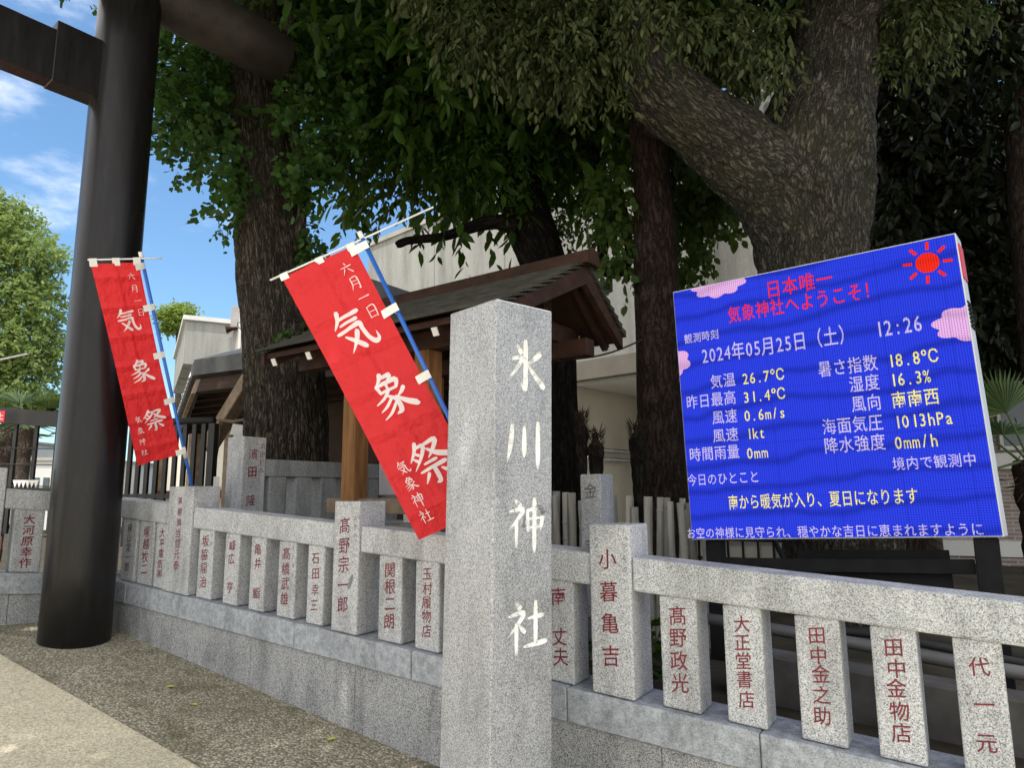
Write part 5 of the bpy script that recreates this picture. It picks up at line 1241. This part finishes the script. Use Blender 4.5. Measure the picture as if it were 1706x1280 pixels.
# --- the big forked tree behind the screen
BY = 6.1
tk = [(1405, 1000, 98), (1400, 860, 92), (1375, 640, 86), (1356, 500, 84), (1350, 410, 90), (1345, 320, 99), (1356, 240, 95), (1376, 160, 75), (1390, 70, 63), (1398, -60, 56), (1400, -260, 50), (1390, -500, 36)]
bt = thing('forked_tree', tuple(ground_root(tk, BY)[0][0]), 'huge forked tree with thick rough grey-brown trunk behind the LED screen', 'tree')
limb = pth([(1338, 388, 78), (1294, 312, 79), (1232, 255, 69, 6.0), (1168, 205, 61, 5.9), (1112, 158, 57, 5.8), (1072, 105, 49, 5.7), (1043, 20, 38, 5.6), (1000, -100, 34, 5.4), (960, -240, 24, 5.2)], BY-0.05)
LUMPS = [(P(1320, 282, 5.52), 0.15, 0.085), (P(1318, 325, 5.5), 0.10, 0.05), (P(1388, 305, 5.52), 0.13, 0.085), (P(1356, 292, 5.5), 0.05, -0.07), (P(1350, 356, 5.5), 0.10, -0.05), (P(1240, 300, 5.62), 0.10, 0.05), (P(1432, 300, 5.75), 0.08, -0.06), (P(1300, 420, 5.6), 0.2, 0.03)]
l2 = pth([(1392, 60, 34), (1470, -20, 24), (1560, -120, 16)], BY-0.2)
trunk_mesh([ground_root(tk, BY, 1.15) + pth(tk, BY), limb, l2], 150, 0.075, 3.4, 8, 0.030, 11.0, 0.40, LUMPS).build('trunk', 'bark_big', bt, smooth=True)
be = [E_(740, -25, 5.6, .4, .5, .22, 1.3), E_(800, 25, 5.6, .42, .5, .26, 1.4), E_(880, 70, 5.7, .40, .5, .26, 1.5), E_(945, 95, 5.7, .32, .45, .23, 1.6), E_(1000, 75, 5.6, .24, .4, .24, 1.6), E_(930, 20, 5.6, .5, .5, .3, 1.3), E_(1005, 175, 5.8, .10, .15, .10, 1.2),
      E_(1120, 20, 5.35, .36, .25, .26, 1.4), E_(1050, 0, 5.3, .22, .2, .20, 1.4), E_(1300, 75, 5.4, .12, .15, .2, 1.6), E_(1200, 40, 5.7, .34, .35, .28, 1.5), E_(1265, 45, 5.6, .22, .3, .26, 1.4), E_(1190, 75, 5.9, .18, .2, .2, 1.2), E_(1530, 20, 6.0, .36, .5, .26, 1.5), E_(1478, 95, 6.0, .12, .2, .16, 1.9), E_(1590, -10, 6.1, .4, .4, .26, 1.2)]
V, Fq = sprays(be, 900, 12, 0.088, LENS*np.array([1.0, 1, 1]), 0.30, 0.95, 0.25, 0.65, 0.25)
be2 = [A_(-.4, 4.6, 7.2, 2.2, 1.7, 1.0), A_(1.4, 4.4, 7.2, 1.8, 1.8, 1.0), A_(3.2, 5.2, 7.2, 1.8, 1.8, 1.2), A_(.6, 5.4, 8.8, 3.0, 2.4, 1.5), A_(3.6, 6.4, 8.4, 2.6, 2.4, 1.8), A_(-2.0, 4.6, 7.8, 1.8, 1.6, 0.9), A_(-.6, 2.0, 8.6, 2.6, 2.2, 1.1, 1.6), A_(2.2, 2.2, 8.6, 2.4, 2.2, 1.1, 1.6), A_(.8, 0.6, 9.2, 2.8, 1.8, 1.0, 1.4)]  # canopy clumps added overhead, out of view, to keep sun off the fence
V2, F2 = sprays(be2, 4600, 11, 0.20, LENS*np.array([1.1, 1, 1]), 0.5, 0.3, 0.1, 0.7)
np_mesh('crown', np.concatenate([V, V2]), np.concatenate([Fq, F2+len(V)]), 'leaf_olive', bt)

# --- dark evergreens filling the right
def evergreen(tx, ty, r, Y, ells, n, ls, lab, top=-300, lean_=(-4, -8, -14)):
    tk = [(tx, ty, r), (tx+lean_[0], 600, r*0.95), (tx+lean_[1], 300, r*0.85), (tx+lean_[2], 0, r*0.7), (tx+lean_[2]-6, top, r*0.4)]
    th = thing('evergreen_tree', tuple(ground_root(tk, Y)[0][0]), lab, 'tree', 'dark evergreens behind the screen')
    trunk_mesh([ground_root(tk, Y) + pth(tk, Y)], 20, 0.06, 3).build('trunk', 'bark_red', th, smooth=True)
    V, Fq = sprays(ells, n, 11, ls, LENS*np.array([1.2, 1, 1]), 0.42, 0.8, 0.1, 0.7)
    np_mesh('crown', V, Fq, 'leaf_black', th)
evergreen(1770, 900, 30, 7.6, [E_(1640, 60, 7.4, 1.0, .8, .8), E_(1760, 200, 7.6, .9, .8, 1.2), E_(1620, -150, 7.2, 1.8, 1.4, 1.2), E_(1800, 0, 7.4, 1.2, 1.0, 1.6)], 700, 0.15, 'evergreen with a red-brown trunk at the right frame edge', lean_=(-35, -62, -72))
evergreen(1520, 900, 26, 9.2, [E_(1500, 250, 9.0, 1.2, 1.0, 1.6), E_(1530, 480, 8.8, 1.1, .8, 1.1), E_(1640, 380, 9.0, 1.2, .9, 1.4), E_(1500, 20, 9.2, 1.6, 1.2, 1.5), E_(1650, 560, 8.6, .8, .7, .55)], 1500, 0.17, 'dense black-green evergreen directly behind the forked tree and screen')
evergreen(1640, 900, 28, 11.0, [E_(1620, 200, 10.8, 2.2, 1.2, 2.4), E_(1750, 420, 10.4, 1.6, 1.2, 1.8), E_(1480, 350, 11.0, 1.1, 1.0, 2.4), E_(1600, 520, 10.4, 1.8, .8, 1.0), E_(1300, 60, 11.0, 1.6, 1.0, 1.6)], 1900, 0.20, 'tallest dark evergreen farthest back behind the screen')

# --- sunny trees far left
sy = 30.0
st_ = thing('sunny_tree', tuple(P(20, 800, sy) - UP*0.5), 'broad sunlit light-green tree beyond the gate left of the torii', 'tree')
trunk_mesh([pth([(20, 840, 12), (22, 700, 11), (25, 560, 8), (28, 420, 4)], sy)], 12, 0.05).build('trunk', 'bark_grey', st_, smooth=True)
se = [E_(20, 390, 30, 1.4, 1.4, 1.2, 1.2), E_(68, 420, 29.5, .9, 1, .75, 1.3), E_(-20, 470, 30, 2.4, 2, 1.6), E_(60, 510, 29.5, 1.3, 1.2, 1.1, 1.2), E_(80, 440, 29.8, .6, .6, .5), E_(20, 570, 29.5, 1.9, 1.6, 1.3), E_(72, 590, 29.5, 1.0, 1, .9, 1.2), E_(30, 640, 29.5, 1.5, 1.2, .9), E_(42, 672, 29.4, 1.2, 1, .45), E_(-10, 690, 29.4, 1.5, 1, .5), E_(-60, 380, 31, 2, 2, 2), E_(-60, 600, 30, 2.2, 2, 2), E_(0, 345, 30, .9, .9, .6, 1.3)]
V, Fq = sprays(se, 5200, 8, 0.20, LENS*np.array([1.5, 1, 1]), 0.55, 0.3, 0.6, 0.8)
np_mesh('crown', V, Fq, 'leaf_sunny', st_)
s2 = thing('small_tree', tuple(P(297, 700, 34)), 'small bright green tree top peeking over the grey block', 'tree')
trunk_mesh([pth([(297, 760, 5), (297, 640, 5), (297, 530, 3)], 34)], 8, 0.05).build('trunk', 'bark_grey', s2, smooth=True)
V, Fq = sprays([E_(297, 528, 34, .85, .8, .62), E_(286, 540, 34, .6, .6, .5), E_(310, 536, 34, .5, .6, .5)], 420, 8, 0.19, LENS*np.array([1.5, 1, 1]), 0.4, 0.1, 0.4, 0.8)
np_mesh('crown', V, Fq, 'leaf_bright', s2)

# --- palms
def fan_leaf(mb, base, hub, nrm, rad, nseg, spread=2.6):
    stem = hub-base; mb.tube([base, base.lerp(hub, 0.5)+Vector((0, 0, 0.01)), hub], [0.010, 0.008, 0.006], 6)
    y = stem.normalized(); n_ = (nrm - y*nrm.dot(y)).normalized(); x = y.cross(n_)
    for k in range(nseg):
        a = -spread/2 + spread*k/(nseg-1); d = y*math.cos(a) + x*math.sin(a); p = x*math.cos(a) - y*math.sin(a)
        r_ = rad*(0.85+0.15*math.cos(a))*random.uniform(0.93, 1.05); wd = rad*spread/nseg*0.42
        m1 = hub + d*r_*0.55; tip = hub + d*r_ - UP*r_*0.10*random.random()
        mb.add([hub, m1 - p*wd - n_*0.01, tip, m1 + n_*0.012, m1 + p*wd - n_*0.01], [(0, 1, 2, 3), (0, 3, 2, 4)])
def palm(base, top, r, nl, rad, lab, dirs=None, seed=1, leafmat='leaf_palm', trunkmat='bark_palm', hair=60):
    random.seed(seed); base, top = Vector(base), Vector(top)
    th = thing('fan_palm', base, lab, 'palm')
    mb = MB(); n_ = 24; pts = [base.lerp(top, i/n_) for i in range(n_+1)]; mb.tube(pts, [r*(1.0+0.10*((i*7) % 3-1)*0.6)*(1.15 if i > 18 else 1) for i in range(n_+1)], 18); mb.build('trunk', trunkmat, th, smooth=False)
    mb = MB()
    for k in range(hair):
        a = random.random()*6.28; z_ = random.uniform(-0.5*hair/60*0.4, 0.08); p = top + Vector((math.cos(a)*r*1.05, math.sin(a)*r*1.05, z_)); d = Vector((math.cos(a), math.sin(a), random.uniform(-1.2, 0.3))).normalized()*random.uniform(0.05, 0.14)
        t_ = Vector((-math.sin(a), math.cos(a), 0))*0.006; mb.add([p-t_, p+t_, p+d+Vector((0, 0, -0.03))], [(0, 1, 2)])
    mb.build('fibre', 'palm_fibre', th)
    for k in range(nl):
        d = dirs[k] if dirs and k < len(dirs) else Vector((math.cos(k*2.4), math.sin(k*2.4), random.uniform(-0.5, 1.2))).normalized()
        d = Vector(d); L_ = rad*random.uniform(0.9, 1.3); b0 = top + Vector((d.x, d.y, 0))*r*0.8; hub = b0 + d.normalized()*L_
        mb = MB(); nr = UP.lerp(-Vector((d.x, d.y, 0)), 0.4).normalized() if abs(d.normalized().z) < 0.9 else Vector((0, -1, 0.1))
        fan_leaf(mb, b0, hub, nr, rad, 22); mb.build('frond', leafmat, th)
    random.seed(seed+99); return th
bp = P(1738, 980, 4.7); g = zyard(2.6); tp = P(1722, 768, 4.7)
palm((bp.x, bp.y, g-0.05), tp, 0.105, 7, 0.33, 'shaggy fan palm at the right edge beside the LED screen', [(-0.42, -0.1, 1.0), (-0.9, -0.2, -0.25), (0.5, -0.4, 0.8), (0.9, 0.1, 0.4), (0.2, 0.9, 0.6), (-0.5, 0.8, 0.9), (0.5, 0.5, -0.3)], 3)
for i, (x, Y, yt) in enumerate(((46, 12.0, 706), (14, 12.5, 716))):
    tp = P(x, yt, Y); palm((tp.x, tp.y, 0.4), tp, 0.10, 12, 0.55, ('slim-trunked fan palm behind the iron gate close to the torii', 'second fan palm behind the iron gate, lower fronds yellowing')[i], None, 11+i, ('leaf_palm', 'leaf_vine')[i], 'bark_grey', 30)
for i, (x, Y, yt, yb_, w_) in enumerate(((968, 5.5, 690, 905, 9), (992, 5.5, 722, 905, 11), (1060, 5.6, 708, 905, 11))):
    tp = P(x, yt, Y); r_ = w_/F*Y; gz = zyard(S_of(tp))
    th = thing('palm_stump', Vector((tp.x, tp.y, gz-0.05)), ('thinner, tallest trimmed palm stump behind the lone stone post', 'shorter bushy trimmed palm stump behind the lone stone post', 'trimmed palm stump nearest the red-brown trunk')[i], 'palm stump', 'trimmed palm stumps behind the bamboo')
    mb = MB(); H_ = tp.z-gz; n_ = 26
    pts = [Vector((tp.x, tp.y, gz-0.05 + (H_+0.05)*k/n_)) for k in range(n_+1)]; mb.tube(pts, [r_*(0.70+0.10*(k % 2) + 0.55*max(0, (k-15)/9)**1.3 if k < 25 else 0.45) for k in range(n_+1)], 12); mb.build('trunk', 'bark_dark', th)
    mb = MB()
    for k in range(520):
        a = random.random()*6.28; q = random.random()
        z_ = -0.26*q + 0.02; p = tp + Vector((math.cos(a)*r_*(1.15-0.45*q), math.sin(a)*r_*(1.15-0.45*q), z_)); d = Vector((math.cos(a)*0.6, math.sin(a)*0.6, random.uniform(-0.3, 1.2)))*random.uniform(0.025, 0.085); t_ = Vector((-math.sin(a), math.cos(a), 0))*0.005
        mb.add([p-t_, p+t_, p+d], [(0, 1, 2)])
    mb.build('tuft', 'palm_hair', th)

# --- fallen leaves on the paving
FL = [('small yellow-green leaf fallen near the fence foot', 380, 1127), ('yellow-green leaf fallen mid paving below the larger banner', 292, 1146), ('yellow-green leaf fallen closest to the sandy band', 328, 1178), ('tiny pale leaf fallen left of the name pillar', 560, 1232)]
for lab, x, y in FL:
    p = on_street(x, y); a = random.random()*6.28; d = np.array([[math.cos(a), math.sin(a), 0.05]])
    V, Fq = leaves(np.array([[p.x, p.y, p.z+0.008]]), d, np.array([[0.1, 0.0, 1.0]]), np.array([0.06]), OVAL)
    o = np_mesh('fallen_leaf', V, Fq, 'fallen', None); tag(o, lab, 'leaf', 'fallen leaves on the paving')

# --- ivy and grass at the foot of things behind the fence
V, Fq = sprays([(tuple(fp(s_, -0.55, zyard(s_)+0.10)), (0.35, 0.25, 0.14), 1) for s_ in (-3.4, -2.6, -1.8, -1.0, -0.2, 0.4)], 260, 7, 0.07, OVAL, 0.14, 0.2, 0.2, 0.8)
o = np_mesh('undergrowth', V, Fq, 'leaf_dark', None); o['kind'] = 'stuff'; o['label'] = 'low green undergrowth behind the fence posts'
print('polys', sum(len(o.data.polygons) for o in sc.objects if o.type == 'MESH'))
